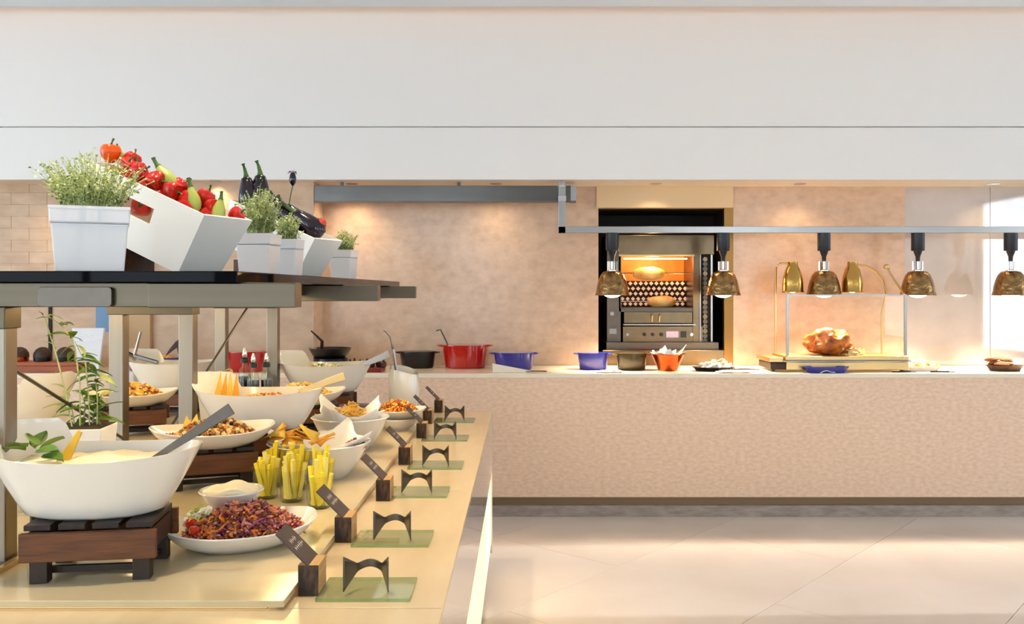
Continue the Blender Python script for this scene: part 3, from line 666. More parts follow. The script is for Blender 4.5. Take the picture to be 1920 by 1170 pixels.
# 2 second bowl (behind, with yellow chips)
B2 = (X_(485, 3.28), 3.30)
riser((B2[0], 3.30, ZI), R(2), 'dark wooden riser under the bowl with orange crisps behind the mixed salad')
boat((B2[0], 3.30, ZI + SH_), R(4), 'white lipped bowl with orange crisps standing behind the mixed salad platter')
heap('relish_salad', (B2[0] + .03, 3.28, ZI + SH_), R(3), .15, .09, .03, 380, [('pasta', (.006, .004, .003), 3), ('rust', (.006, .005, .004), 3), ('beige', (.007, .006, .004), 3), ('redp', (.004, .004, .003), 1)],
     'orange and yellow chopped salad in the bowl with crisps', 'salad', 21, z0=.095)
for i in range(4):
    o = MB().prism([(0, 0), (.026, 0), (.011, .095 - .008 * (i % 2))], -.0025, .0025).obj('corn_crisp', ['chip2', 'chip'][i % 2], None, (X_(399 + i * 12, 3.33), 3.345 - .004 * i, ZI + SH_ + .115), (R(-12), R(rnd(-4, 8)), R(8)))
    tag(o, 'pointed orange crisp upright against the bowl lip', 'crisp', 'crisps in the lipped bowl')
spoon('serving_spoon', W(560, 734, 3.25), W(646, 705, 3.22), 'brass coloured serving spoon resting in the bowl with orange crisps', .008, .014, 'brass')
# 3 far right bowl
B3 = (X_(611, 4.5), 4.50)
riser((B3[0], 4.50, ZI), R(3), 'wooden riser under the far bowl of feta salad')
boat((B3[0], 4.50, ZI + SH_), R(4), 'white lipped bowl of feta salad near the end of the island')
heap('feta_salad', (B3[0], 4.48, ZI + SH_), 0, .16, .10, .03, 300, [('lgreen', (.012, .008, .003), 3), ('white_f', (.010, .009, .008), 3), ('pasta', (.009, .006, .004), 3), ('black_f', (.009, .008, .006), 1)],
     'feta and leaf salad with olives in the far lipped bowl', 'salad', 22, z0=.10)
spoon('serving_spoon', W(664, 690, 4.45), W(730, 664, 4.42), 'pale steel serving spoon sticking out of the feta salad', .009, .018, 'alu')
# 4 far left bowl behind the posts
B4 = (X_(328, 4.62), 4.62)
riser((B4[0], 4.62, ZI), R(-2), 'wooden riser under the far bowl with the white tongs')
boat((B4[0], 4.62, ZI + SH_), R(3), 'white lipped bowl with white tongs behind the shelf posts')
cream_fill((B4[0], 4.62, ZI + SH_), 0, .18, .11, .10, 'pale yellow dressing in the far bowl with the white tongs')
tg = thing('tongs', 'white serving tongs resting on the far bowl rim', 'tongs', W(252, 668, 4.5))
q0 = W(252, 668, 4.5)
MB().tube([(0, 0, 0), W(262, 630, 4.5) - q0, W(264, 622, 4.5) - q0], [.008, .007, .006], 8).obj('upper_arm', 'alu', tg, smooth=True)
MB().tube([(0, 0, 0), W(296, 680, 4.46) - q0], [.012, .010], 8).obj('lower_arm', 'alu', tg, smooth=True)
MB().tube([W(238, 663, 4.5) - q0, W(255, 672, 4.5) - q0], .014, 8).obj('hinge', 'alu', tg, smooth=True)
# 5 near left bowl (other side of the island)
B5 = (X_(10, 3.36), 3.38)
riser((B5[0], 3.38, ZI), R(0), 'wooden riser under the low bowl across the island')
boat((B5[0], 3.38, ZI + SH_ - .0), R(182), 'white lipped bowl of chopped olives across the island behind the tall herb')
heap('olive_salad', (B5[0], 3.38, ZI + SH_), 0, .17, .11, .035, 260, [('beige', (.010, .008, .004), 4), ('black_f', (.007, .006, .004), 2), ('pink', (.009, .006, .004), 2), ('white_f', (.010, .009, .005), 3)],
     'pale salad with chopped olives in the bowl across the island', 'salad', 23, z0=.10)

# platters
def platter_mesh(a, b, h):
    n = 72; mb = MB()
    def ring(s, z, lift=0):
        out = []
        for i in range(n):
            th = 2 * PI * i / n; ca, sa = math.cos(th), math.sin(th); e = 2.15; k = (abs(ca) ** e + abs(sa) ** e) ** (-1 / e)
            out.append((a * s * k * ca, b * s * k * sa, z + lift * (abs(ca) ** 3)))
        return out
    seq = [ring(.55, 0), ring(.62, .001), ring(.8, h * .38, .002), ring(.93, h * .75, .008), ring(1, h, .016), ring(.985, h + .003, .016), ring(.9, h * .78, .008), ring(.75, h * .42, .002), ring(.6, .010)]
    v = [p for r_ in seq for p in r_]; f = []
    for j in range(len(seq) - 1):
        for i in range(n): f.append((j * n + i, j * n + (i + 1) % n, (j + 1) * n + (i + 1) % n, (j + 1) * n + i))
    f.append(tuple(range(n - 1, -1, -1))); f.append(tuple((len(seq) - 1) * n + i for i in range(n)))
    return mb.add(v, f).mesh('oval_platter', 'white', True)
PLAT = platter_mesh(.195, .155, .05)
def platter(loc, rz, label, sc=1.0, rot=None):
    o = bpy.data.objects.new('oval_platter', PLAT); C.objects.link(o); o.location = loc; o.rotation_euler = rot or (0, 0, rz); o.scale = (sc,) * 3
    return tag(o, label, 'platter', 'white oval platters')
# cabbage platter
P1 = (X_(447, 2.24), 2.25, ZI)
platter(P1, R(22), 'white oval platter of red cabbage salad lying on the marble slab', .97)
heap('cabbage_salad', (P1[0] + .012, P1[1] - .005, ZI), R(22), .140, .108, .064, 2100,
     [('cab', (.016, .0019, .0017), 5), ('cab2', (.016, .0019, .0017), 2), ('car', (.015, .0026, .0022), 3.4), ('pink', (.013, .003, .0024), 2), ('brown', (.009, .004, .0032), 3), ('black_f', (.005, .002, .0015), 1), ('dgreen', (.005, .003, .001), .6)],
     'shredded red cabbage and carrot salad heaped on the oval platter', 'salad', 31, .8, .030)
for i, (px, py, d, s) in enumerate([(356, 990, 2.20, .018), (364, 1001, 2.16, .016)]):
    o = MB().lathe([(0, 0), (.7, .1), (1, .7), (.9, 1.2), (.5, 1.5), (0, 1.55)], 16).obj('cherry_tomato', 'tom', None, W(px, py, d), (.3 * i, .2, 0), smooth=True); o.scale = (s * .8,) * 3
    tag(o, 'cherry tomato half at the edge of the cabbage salad', 'tomato', 'cherry tomatoes on the cabbage platter')
heap('salad_leaves', W(383, 982, 2.24), 0, .045, .035, .035, 130, [('lgreen', (.011, .007, .002), 4), ('white_f', (.009, .007, .006), 2), ('orange_f', (.008, .006, .004), 1)], 'small tuft of green leaves and white cheese beside the cabbage', 'salad', 32, 1.0)
def round_bowl(name, loc, r, h, label, rb=.45, n=40, grp=None, m='white', flare=.7):
    prof = [(r * rb, 0), (r * rb * 1.05, .004)]
    for k in range(1, 9):
        t = k / 8; prof.append((r * (rb + (1 - rb) * t ** flare), .004 + (h - .004) * t))
    prof += [(r * 1.03, h), (r * 1.0, h + .003), (r * .96, h - .002)]
    for k in range(7, 0, -1):
        t = k / 8; prof.append((r * (rb + (1 - rb) * t ** flare) * .965, .008 + (h - .01) * t))
    prof.append((r * rb * .9, .010))
    o = MB().lathe(prof, n).obj(name, m, None, loc, smooth=True); return tag(o, label, 'bowl', grp)
rb_ = round_bowl('small_bowl', W(434, 956, 2.37), .080, .052, 'small white dressing bowl set on the cabbage platter', .5)
cream_fill(W(434, 956, 2.37), 0, .066, .066, .036, 'pale dressing in the small white bowl on the cabbage platter')
# mixed salad platter on riser
r2 = riser((X_(395, 2.94), 2.95, ZI), R(20), 'wooden riser under the mixed bean salad platter')
P2 = (X_(396, 2.93), 2.95, ZI + SH_)
platter(P2, R(24), 'white oval platter of mixed bean salad raised on a wooden riser')
heap('bean_salad', (P2[0] + .01, P2[1] - .01, P2[2]), R(24), .13, .095, .052, 700,
     [('brown', (.007, .006, .005), 3), ('nut', (.007, .006, .005), 3), ('dgreen', (.007, .005, .002), 3), ('redp', (.006, .005, .004), 2), ('beige', (.008, .007, .006), 3), ('orange_f', (.006, .005, .004), 2), ('black_f', (.006, .005, .004), 1)],
     'mixed bean and pepper salad heaped on the raised platter', 'salad', 33, .8, .028)
heap('relish_heap', W(320, 826, 2.95), 0, .045, .035, .02, 80, [('rust', (.006, .005, .004), 3), ('pink', (.006, .005, .004), 2), ('dgreen', (.005, .003, .002), 1)], 'small heap of red relish on the end of the bean platter', 'relish', 34)
for i, (px, py, rx, rz) in enumerate([(352, 815, -15, 10), (362, 812, -8, -14), (345, 820, -20, 25)]):
    o = MB().prism([(-.026, 0), (.026, 0), (.006, .062)], -.0025, .0025).obj('corn_crisp', 'chip2', None, W(px, py, 2.93), (R(rx), R(-12 + 14 * i), R(rz)))
    tag(o, 'yellow triangular crisp upright in the bean salad', 'crisp', 'crisps in the bean salad')
# pasta platter left, pasta platter behind bowl 2, far pasta platter
r3 = riser((X_(255, 4.0), 3.98, ZI), R(18), 'wooden riser under the pasta platter between the shelf posts')
P3 = (X_(250, 4.0), 3.98, ZI + SH_)
platter(P3, R(15), 'white oval platter of pasta salad raised between the shelf posts')
PK = [('pasta', (.010, .006, .004), 4), ('beige', (.010, .006, .005), 2), ('brown', (.009, .005, .004), 2), ('rust', (.009, .006, .003), 2), ('lgreen', (.008, .004, .003), 1), ('pink', (.008, .006, .004), 1)]
heap('pasta_salad', P3, R(15), .14, .10, .06, 420, PK, 'orange pasta salad heaped on the platter between the posts', 'salad', 35, .8, .03)
r4 = riser((X_(578, 4.05), 4.04, ZI), R(12), 'wooden riser under the macaroni platter behind the crisps bowl')
P4 = (X_(568, 4.05), 4.02, ZI + SH_)
platter(P4, R(15), 'white oval platter of yellow macaroni salad behind the bowl with crisps')
heap('macaroni_salad', P4, R(15), .14, .10, .055, 420, [('pasta', (.010, .005, .004), 4), ('beige', (.010, .006, .005), 4), ('lgreen', (.007, .004, .003), 1), ('pink', (.008, .006, .004), 1), ('rust', (.007, .005, .004), .6)], 'yellow macaroni salad heaped on the platter behind the crisps bowl', 'salad', 36, .8, .03)
pb = round_bowl('purple_shade_stand', (X_(668, 4.25), 4.25, ZI), .085, .085, 'stand in painted purple shade behind the paper lined bowls', .8, m='purple')  # stand in purple shadow, shaped as a bowl with the shade as its colour
P6 = (X_(746, 4.1), 4.10, ZI + .055)
round_bowl('round_bowl', (X_(746, 4.1), 4.10, ZI), .10, .05, 'small round white bowl under the orange pasta plate at the sign end', .5)
platter(P6, R(8), 'white platter of orange pasta beside the tall white spoon holder', .66)
heap('orange_pasta', P6, R(8), .095, .07, .05, 340, [('orange_f', (.011, .005, .004), 4), ('rust', (.010, .005, .004), 3), ('pasta', (.010, .005, .004), 2), ('dgreen', (.007, .005, .002), 1), ('brown', (.008, .005, .004), 1)], 'orange fusilli pasta heaped on the small platter', 'salad', 37, 1.0, .02)
# paper lined bowls
def paper(loc, Rs, rb, z0, slope, seed, label, rz=0, high=None):
    rg = random.Random(seed); ph = [rg.uniform(0, 6.3) for _ in range(4)]
    def fn(u, v):
        th = u * 2 * PI; e = 1 / max(abs(math.cos(th)), abs(math.sin(th))); l = v * e * Rs
        ex = 1.0 + (.45 * max(0, math.cos(th - high)) ** 2 if high is not None else 0)
        l *= ex
        k = .012 * v * math.sin(7 * th + ph[0]) + .008 * v * math.sin(13 * th + ph[1])
        if l < rb: r_, z = l, z0
        else: r_, z = rb + (l - rb) * math.cos(slope) + k, z0 + (l - rb) * math.sin(slope) * (1 + .12 * math.sin(3 * th + ph[2])) + k * .5
        return (r_ * math.cos(th), r_ * math.sin(th), z)
    o = MB().grid(fn, 64, 8).obj('parchment_paper', 'paper', None, loc, (0, 0, rz), solid=.0008)
    for p in o.data.polygons: p.use_smooth = True
    return tag(o, label, 'paper')
N1 = (X_(597, 3.06), 3.07, ZI)
round_bowl('round_bowl', N1, .168, .115, 'wide round white bowl lined with paper and filled with tortilla chips', .56, 48)
paper(N1, .165, .10, .072, R(40), 5, 'crumpled parchment lining the bowl of tortilla chips', .5)
def chip(loc, s, rot, label, grp, m='chip'):
    mb = MB()
    def fn(u, v): return (s * (u - .5) * (1 - v * .95) * 1.2, s * (v - .4), .12 * s * math.sin(u * PI) + .1 * s * v * v)
    mb.grid(fn, 5, 5); o = mb.obj('tortilla_chip', m, None, loc, rot, smooth=True, solid=.002); return tag(o, label, 'chip', grp)
rg = random.Random(4)
for i in range(14):
    chip((N1[0] - .045 + rg.uniform(-.085, .085), N1[1] - .02 + rg.uniform(-.06, .06), ZI + .112 + .045 * (i / 14)), rg.uniform(.06, .08), (rg.uniform(-.7, .7), rg.uniform(-.6, .6), rg.uniform(0, 6.3)), 'golden tortilla chip in the round paper lined bowl', 'tortilla chips', rg.choice(['chip', 'chip', 'chip2']))
heap('walnuts', (N1[0] + .125, N1[1] - .02, ZI + .10), 0, .03, .04, .025, 50, [('brown', (.008, .006, .005), 3), ('nut', (.008, .006, .005), 2), ('dgreen', (.006, .004, .002), 1)], 'heap of brown nuts at the edge of the tortilla chip bowl', 'nuts', 41, 1.0)
N2 = (X_(655, 3.58), 3.60, ZI)
round_bowl('round_bowl', N2, .150, .125, 'round white bowl with tall white paper behind the tortilla chips', .5, 48)
paper(N2, .150, .085, .085, R(56), 9, 'tall white parchment lining the bowl behind the tortilla chips', .2)
heap('flatbread_strips', (N2[0], N2[1], ZI + .10), 0, .08, .08, .075, 110, [('pasta', (.018, .006, .002), 3), ('beige', (.018, .007, .002), 2), ('orange_f', (.014, .005, .002), 1)], 'yellow flatbread strips in the tall paper lined bowl', 'bread strips', 42, .7)
# glasses of yellow sticks
gl0 = [(598, 955, 2.62), (548, 940, 2.70), (499, 934, 2.74), (603, 925, 2.82), (556, 918, 2.87), (510, 912, 2.91)]
gprof = [(.030, 0), (.034, .003), (.040, .09), (.0415, .095), (.040, .095), (.038, .088), (.0325, .009), (0, .009)]
gll = ['glass of yellow sticks standing closest to a slate sign', 'glass of yellow sticks in the middle of the row behind the cabbage platter', 'glass of yellow sticks beside the small dressing bowl',
       'glass of yellow sticks touching the tortilla chip bowl, behind the one by the sign', 'glass of yellow sticks in the middle of the row before the tortilla chips', 'glass of yellow sticks beside the wooden riser of the bean platter']
GM = MB().lathe(gprof, 28).mesh('glass_cup', 'glass', True)
SM = [MB().box(-.0055, .0055, -.0055, .0055, 0, 1).mesh('vegetable_stick', m) for m in ('y1', 'y2')]
rg = random.Random(12)
for i, (px, py, d) in enumerate(gl0):
    c = Vector((X_(px, d), d, ZI)); o = bpy.data.objects.new('glass_cup', GM); C.objects.link(o); o.location = c
    tag(o, gll[i], 'glass', 'glasses of yellow sticks')
    for k in range(13):
        a = k * 2 * PI / 13 * 2 + rg.uniform(-.2, .2); r_ = .009 if k % 3 == 0 else .024
        s = bpy.data.objects.new('vegetable_stick', SM[rg.random() < .3]); C.objects.link(s)
        s.location = c + Vector((r_ * math.cos(a) * .8, r_ * math.sin(a) * .8, .011)); L = rg.uniform(.085, .14); s.scale = (1.0, 1.0, L)
        s.rotation_euler = (-.16 * math.sin(a) * r_ / .024 + rg.uniform(-.09, .09), .16 * math.cos(a) * r_ / .024 + rg.uniform(-.09, .09), a)
        tag(s, 'yellow vegetable stick standing in a clear glass cup', 'vegetable stick', 'yellow sticks in the glasses')
# tall white spoon holder
H1 = (X_(757, 4.62), 4.62, ZI)
hh = thing('spoon_holder', 'tall white ceramic holder with a slanted top', 'holder', H1)
def hfn(inner):
    def fn(u, v):
        th = u * 2 * PI; ca, sa = math.cos(th), math.sin(th); e = 3.0; k = (abs(ca) ** e + abs(sa) ** e) ** (-1 / e)
        top = .245 - .035 * (ca * .5 + .5) ** 2 - .02 * (.5 - .5 * sa); z = v * top
        r_ = .062 + .016 * math.sin(v * PI * .85) - (.005 if inner else 0)
        return (r_ * k * ca, r_ * .8 * k * sa, max(z, .006 if inner else 0))
    return fn
hm = MB(); hm.grid(hfn(False), 40, 10); hm.grid(hfn(True), 40, 10); hm.lathe([(0, .003), (.055, .003)], 20)
hm.obj('body', 'white', hh, smooth=True)
sp = thing('ladle', 'curved steel ladle standing in the tall white holder', 'ladle', W(742, 690, 4.58))
q0 = W(742, 690, 4.58)
MB().tube([W(749, 740, 4.6) - q0, (0, 0, 0), W(737, 655, 4.58) - q0, W(731, 632, 4.58) - q0, W(723, 622, 4.58) - q0, W(719, 620, 4.58) - q0], [.006, .007, .007, .007, .006, .004], 8, flat=.5).obj('handle', 'alu', sp, smooth=True)
MB().lathe([(0, -.02), (.02, -.015), (.028, 0), (.026, 0), (.018, -.012), (0, -.016)], 16).obj('ladle_bowl', 'alu', sp, W(749, 742, 4.6) - q0, smooth=True)
# oil bottles
riser((X_(480, 4.12), 4.13, ZI), R(4), 'wooden riser under the vinegar bottles behind the crisps bowl', .9)
ZBt = ZI + SH_ * .9
bl = None
for i, (px, d) in enumerate([(459, 4.18), (475, 4.09), (500, 4.12)]):
    if bl is None:
        bl = thing('oil_bottle', 'clear vinegar bottle with a silver pourer, tallest of three, beside the small herb', 'bottle', (X_(px, d), d, ZBt), 0, 'vinegar bottles')
        MB().lathe([(.028, 0), (.030, .004), (.030, .12), (.024, .15), (.013, .165), (.012, .185), (.010, .185), (.010, .165), (.021, .148), (.027, .12), (.027, .006), (0, .006)], 24).obj('bottle_glass', 'glass', bl, smooth=True)
        MB().lathe([(0, .008), (.0262, .008), (.0262, .118), (0, .119)], 20).obj('vinegar', 'oil', bl, smooth=True)
        MB().lathe([(.018, .18), (.018, .20), (.012, .205)], 16).obj('stopper', 'black', bl, smooth=True)
        MB().lathe([(.009, .205), (.012, .215), (.010, .235), (.004, .25), (0, .25)], 12).obj('pourer', 'chrome', bl, smooth=True)
    else: dup(bl, (X_(px, d), d, ZBt), label=[0, 'clear vinegar bottle with a silver pourer standing between two others', 'clear vinegar bottle with a silver pourer beside the shelf post'][i], scale=.92)
# herb pots on the island
hp = thing('potted_herb', 'tall leggy herb with curled leaves in a cream pot beside the near post', 'potted plant', (X_(158, 2.62), 2.62, ZI), R(6))
MB().frust((.05, .05), (.071, .071), 0, .236).obj('pot', 'white_box', hp, bevel=.003)
MB().box(-.066, .066, -.066, .066, .231, .238).obj('soil', 'soil', hp)
hb = Vector((X_(158, 2.62), 2.62, ZI)); hM = Matrix.Rotation(-R(6), 4, 'Z')
def L2(px, py, d=2.62): return hM @ (W(px, py, d) - hb)
stems = [[(135, 800), (122, 730), (104, 660), (85, 600), (76, 585)], [(150, 800), (150, 720), (140, 650), (120, 615), (88, 590)], [(168, 800), (166, 740), (160, 680), (140, 640)],
         [(182, 800), (183, 750), (178, 700)], [(140, 800), (135, 770), (125, 745)], [(172, 800), (178, 770), (190, 740)], [(155, 800), (160, 760), (150, 730)]]
rg = random.Random(9)
for si, s in enumerate(stems):
    dd = 2.60 + .012 * si
    P = [L2(x, y, dd) for x, y in s]; MB().tube(P, [.0022] * (len(P) - 1) + [.001], 6).obj('stem', 'stem', hp, smooth=True)
    n_l = [10, 15, 14, 12, 7, 10, 8][si]
    for k in range(n_l):
        u = rg.uniform(.12, .98); f_ = u * (len(P) - 1); i = min(int(f_), len(P) - 2); p = P[i].lerp(P[i + 1], f_ - i)
        pale = (si in (0, 4)) or u > .85
        o = bpy.data.objects.new('leaf', LEAFP if pale else LEAFL); C.objects.link(o); o.parent = hp; o.location = p
        o.rotation_euler = (rg.uniform(-.4, .4), rg.uniform(-.9, .1), rg.uniform(0, 6.3)); sc = rg.uniform(.35, .6) if si == 0 else rg.uniform(.7, 1.25); o.scale = (sc,) * 3
h2 = thing('potted_herb', 'small pale herb in a white tapered pot behind the crisps bowl', 'potted plant', (X_(400, 4.18), 4.18, ZI), R(10))
MB().frust((.045, .045), (.062, .062), 0, .185).obj('pot', 'white_pot', h2, bevel=.003)
MB().box(-.056, .056, -.056, .056, .18, .187).obj('soil', 'soil', h2)
rg = random.Random(19)
for k in range(9):
    x0, y0 = rg.uniform(-.04, .05), rg.uniform(-.04, .04); x1, y1 = x0 + rg.uniform(-.03, .06), y0 - rg.uniform(0, .05); hgt = rg.uniform(.03, .11)
    P = bez((x0, y0, .18), (x0, y0, .18 + hgt), (x1, y1, .18 + hgt * rg.uniform(.3, 1.1)), 5); MB().tube(P, .0018, 5).obj('stem', 'stem', h2)
    for q in range(5):
        o = bpy.data.objects.new('leaf', LEAFP); C.objects.link(o); o.parent = h2; o.location = P[rg.randint(2, 5)]; o.rotation_euler = (rg.uniform(-.5, .5), rg.uniform(-.8, .4), rg.uniform(0, 6.3)); o.scale = (rg.uniform(.35, .6),) * 3
# low glass shelf at the near left
gt = thing('glass_riser', 'low clear glass riser on steel legs left of the creamy dip bowl', 'riser', (-1.33, 2.3, ZI))
MB().box(-.17, .17, -.12, .12, .085, .093).obj('glass_plate', 'glass_g', gt)
for sx in (-1, 1):
    for sy in (-1, 1): MB().lathe([(.008, 0), (.008, .085)], 12).obj('leg', 'steel', gt, (sx * .14, sy * .095, 0), smooth=True)
# signs along the ledge
sg0 = thing('dish_sign', 'charred wooden block with a slate dish sign beside the cabbage salad platter', 'sign', (0, 0, ZL), 0, 'slate dish signs along the ledge')
MB().box(-.022, .022, 0, .075, 0, .066).obj('wood_block', 'wood_l', sg0, bevel=.001)
MB().box(-.0215, .0215, -.0006, .003, .0005, .0655).obj('end_grain', 'wood_end', sg0)
cd_ = MB(); s2 = .7071
def cpt(a, y, n): return (-.001 - a * s2 + n * s2, y, .064 + a * s2 + n * s2)
cd_.add([cpt(-.006, -.006, 0), cpt(.096, -.006, 0), cpt(.096, .082, 0), cpt(-.006, .082, 0), cpt(-.006, -.006, .003), cpt(.096, -.006, .003), cpt(.096, .082, .003), cpt(-.006, .082, .003)],
        [(0, 3, 2, 1), (4, 5, 6, 7), (0, 1, 5, 4), (1, 2, 6, 5), (2, 3, 7, 6), (3, 0, 4, 7)])
cdo = cd_.obj('card', 'slate', sg0)
lt = MB(); rg = random.Random(3)
for row, (a0, y0, y1) in enumerate([(.062, .018, .060), (.044, .012, .066)]):
    y = y0
    while y < y1:
        l = rg.uniform(.003, .007); hgt = rg.uniform(.003, .007)
        lt.add([cpt(a0 - hgt, y, .0034), cpt(a0 + hgt, y + .001, .0034), cpt(a0 + hgt, y + .0028, .0034), cpt(a0 - hgt, y + .0018, .0034)], [(0, 1, 2, 3)])
        lt.add([cpt(a0 - .001, y, .0034), cpt(a0 + .001, y, .0034), cpt(a0 + .001, y + l, .0034), cpt(a0 - .001, y + l, .0034)], [(0, 1, 2, 3)])
        y += l + .0045
lt.obj('lettering', 'ink', cdo)
sgp = [(578, 1118), (641, 1018), (718, 940), (758, 872), (790, 822), (800, 795), (822, 774)]
sgl = [None, 'charred wooden block with a slate dish sign beside the glasses of yellow sticks', 'charred wooden block with a slate dish sign beside the tortilla chip bowl', 'charred wooden block with a slate dish sign by the bowl with tall white paper',
       'charred wooden block with a slate dish sign by the orange pasta', 'charred wooden block with a slate dish sign before the tall white spoon holder', 'charred wooden block with a slate dish sign at the far end of the ledge']
for (px, py), lab in zip(sgp, sgl):
    d = (EYE - ZL) * F / (py - VY); x = max(X_(px, d), -.461)
    if lab is None: sg0.location = (x, d, ZL)
    else: dup(sg0, (x, d, ZL), label=lab)
# tong rests: glass base + arched steel cradle
tr0 = thing('tong_rest', 'glass tong rest with a steel cradle beside the sign for the cabbage salad', 'tong rest', (0, 0, ZL), 0, 'glass tong rests along the ledge')
gb = MB().box(-.098, .098, -.07, .07, .0004, .008); gb.mi = [0, 0, 1, 1, 1, 1]; gb.obj('glass_base', ['glass_g', 'glass_e'], tr0)
def cradle(u, v):                        # narrow waist between two flared upright ends bent forward
    x = (u - .5) * 2; s = abs(x); y = (v - .5) * 2; sg = 1 if x >= 0 else -1
    if s > .55:
        k = (s - .55) / .45; return (sg * (.026 + .021 * k), .022 - .050 * k, .045 + y * (.0085 + .029 * k))
    q = s / .55
    return (x / .55 * .026, .022 + .010 * (1 - q * q), .045 + y * .0085 + .007 * math.cos(q * PI / 2))
MB().grid(cradle, 24, 8).obj('cradle', 'steel_d', tr0, smooth=True, solid=.0018)
trp = [(690, 1098, 1), (722, 1004, 1), (772, 918, 1), (818, 868, 1), (832, 818, 1), (852, 785, 1)]
trl = [None, 'glass tong rest with a steel cradle beside the sign for the yellow sticks', 'glass tong rest with a steel cradle beside the sign for the tortilla chips', 'glass tong rest with a steel cradle beside the sign by the tall white paper',
       'glass tong rest with a steel cradle beside the sign for the orange pasta', 'glass tong rest with a steel cradle at the far end of the ledge']
for (px, py, s), lab in zip(trp, trl):
    d = (EYE - ZL - .012) * F / (py - VY); x = max(X_(px, d), -.335)
    if lab is None: tr0.location = (x, d, ZL)
    else: dup(tr0, (x, d, ZL), label=lab)

# ================================================================== BACK COUNTER: things
def casserole(px, d, wpx, h, m, label, cat='casserole', sx=1.0, sy=.72, food=None, name='casserole_pot'):
    t = thing(name, label, cat, (X_(px, d), d, ZT), 0); r_ = wpx * d / F / 2
    rb = r_ * .78
    MB().lathe([(rb * .94, 0), (rb, .006), (rb * 1.10, h * .8), (rb * 1.12, h), (rb * 1.06, h), (rb * 1.03, h * .8), (rb * .93, .012), (0, .012)], 36, sx, sy).obj('body', m, t, smooth=True)
    MB().lathe([(rb * 1.06, h), (rb * 1.17, h), (rb * 1.17, h + .007), (rb * 1.06, h + .007)], 36, sx, sy).obj('rim', m, t, smooth=True)
    for s in (-1, 1):
        P = [(s * rb * 1.06, -.035, h - .004), (s * r_ * .98, -.034, h), (s * r_ * 1.06, 0, h), (s * r_ * .98, .034, h), (s * rb * 1.06, .035, h - .004)]
        MB().tube(P, .008, 8, flat=.7).obj('handle', m, t, smooth=True)
    MB().lathe([(rb * .9, .002), (rb * .9, .0)], 24, sx, sy).obj('foot_ring', 'blackiron', t)
    if food:
        heap('stew', (X_(px, d), d, ZT), 0, rb * .98, rb * .98 * sy, .02, 120, food[0], food[1], 'food', int(px), .7, h * .86)
    return t
c0 = casserole(872, 6.54, 96, .160, 'red', 'large red enamel casserole with a ladle on the back counter')
lad = thing('ladle', 'thin steel ladle leaning out of the large red casserole', 'ladle', W(845, 655, 6.55))
q0 = W(845, 655, 6.55)
MB().tube([W(850, 668, 6.55) - q0, W(832, 630, 6.55) - q0, W(826, 618, 6.55) - q0, W(818, 620, 6.55) - q0], .006, 6).obj('handle', 'steel_d', lad, smooth=True)
MB().lathe([(0, -.03), (.03, -.02), (.04, 0), (.037, 0), (.026, -.016), (0, -.025)], 14).obj('ladle_bowl', 'steel_d', lad, W(851, 672, 6.55) - q0, smooth=True)
casserole(783, 6.54, 76, .112, 'blackiron', 'black iron casserole beside the large red casserole')
casserole(964, 6.40, 86, .115, 'blue', 'blue enamel casserole with a folded card before it, next to the red one')
casserole(1112, 6.40, 66, .112, 'blue', 'blue enamel casserole beside the dark green casserole below the oven')
casserole(1184, 6.36, 66, .112, mat('olive_enamel', (62, 52, 28), .15), 'dark olive casserole with a metal rim below the oven')
casserole(461, 6.24, 80, .132, 'red', 'red casserole seen between the shelf posts behind the bottles')
casserole(290, 6.2, 112, .095, 'blue', 'blue casserole of orange food behind the shelf posts', food=([('orange_f', (.02, .012, .01), 3), ('pasta', (.02, .012, .01), 3)], 'orange and yellow stew filling the blue casserole behind the posts'))
sv = thing('serving_spatula', 'dark slotted spatula standing in the blue casserole behind the posts', 'spatula', W(310, 668, 6.22))
MB().prism([(0, 0), (.03, .05), (.07, .10), (.10, .12), (.13, .11), (.13, .02), (.09, .01), (.08, .06)], -.006, .006).obj('blade', 'loaf_d', sv, bevel=.002)
# tent card in front of the blue casserole
tc_ = MB().prism([(-.13, 0), (-.135, .062), (.13, .012), (.135, 0)], -.004, .004).obj('menu_card', 'worktop', None, (X_(960, 6.16), 6.16, ZT + .0), (R(-12), 0, 0)); tag(tc_, 'slanting cream card lying against the blue casserole by the red one', 'card')
tongs2 = thing('tongs', 'steel tongs lying flat beside the folded card on the counter', 'tongs', (X_(1000, 6.16), 6.16, ZT))
for s in (-1, 1): MB().tube([(-.05, 0, .008), (.03, s * .012, .010), (.09, s * .02, .008)], .006, 6, flat=.5).obj('arm', 'steel', tongs2, smooth=True)
# fry pan on small burner, red board with dark pots
bn = thing('table_burner', 'black table burner under the frying pan on the back counter', 'burner', (X_(620, 6.45), 6.45, ZT))
MB().lathe([(.11, .01), (.12, .016), (.12, .075), (.10, .09), (0, .09)], 28).obj('body', 'blackiron', bn, smooth=True)
for a in range(3): MB().lathe([(.014, 0), (.014, .012)], 10).obj('foot', 'black', bn, (.08 * math.cos(a * 2.09), .08 * math.sin(a * 2.09), 0))
for s in (-1, 1): MB().lathe([(0, 0), (.014, 0), (.012, .012), (0, .014)], 12).obj('knob', 'chrome', bn, (s * .03, -.117, .035), (R(90), 0, 0), smooth=True)
fp = thing('frying_pan', 'black frying pan with a raised handle on the table burner', 'pan', (X_(619, 6.45), 6.45, ZT + .092))
MB().lathe([(.11, 0), (.12, .004), (.148, .052), (.152, .056), (.146, .056), (.116, .010), (0, .008)], 36).obj('pan_body', 'blackiron', fp, smooth=True)
h0 = Vector((X_(619, 6.45), 6.45, ZT + .092))
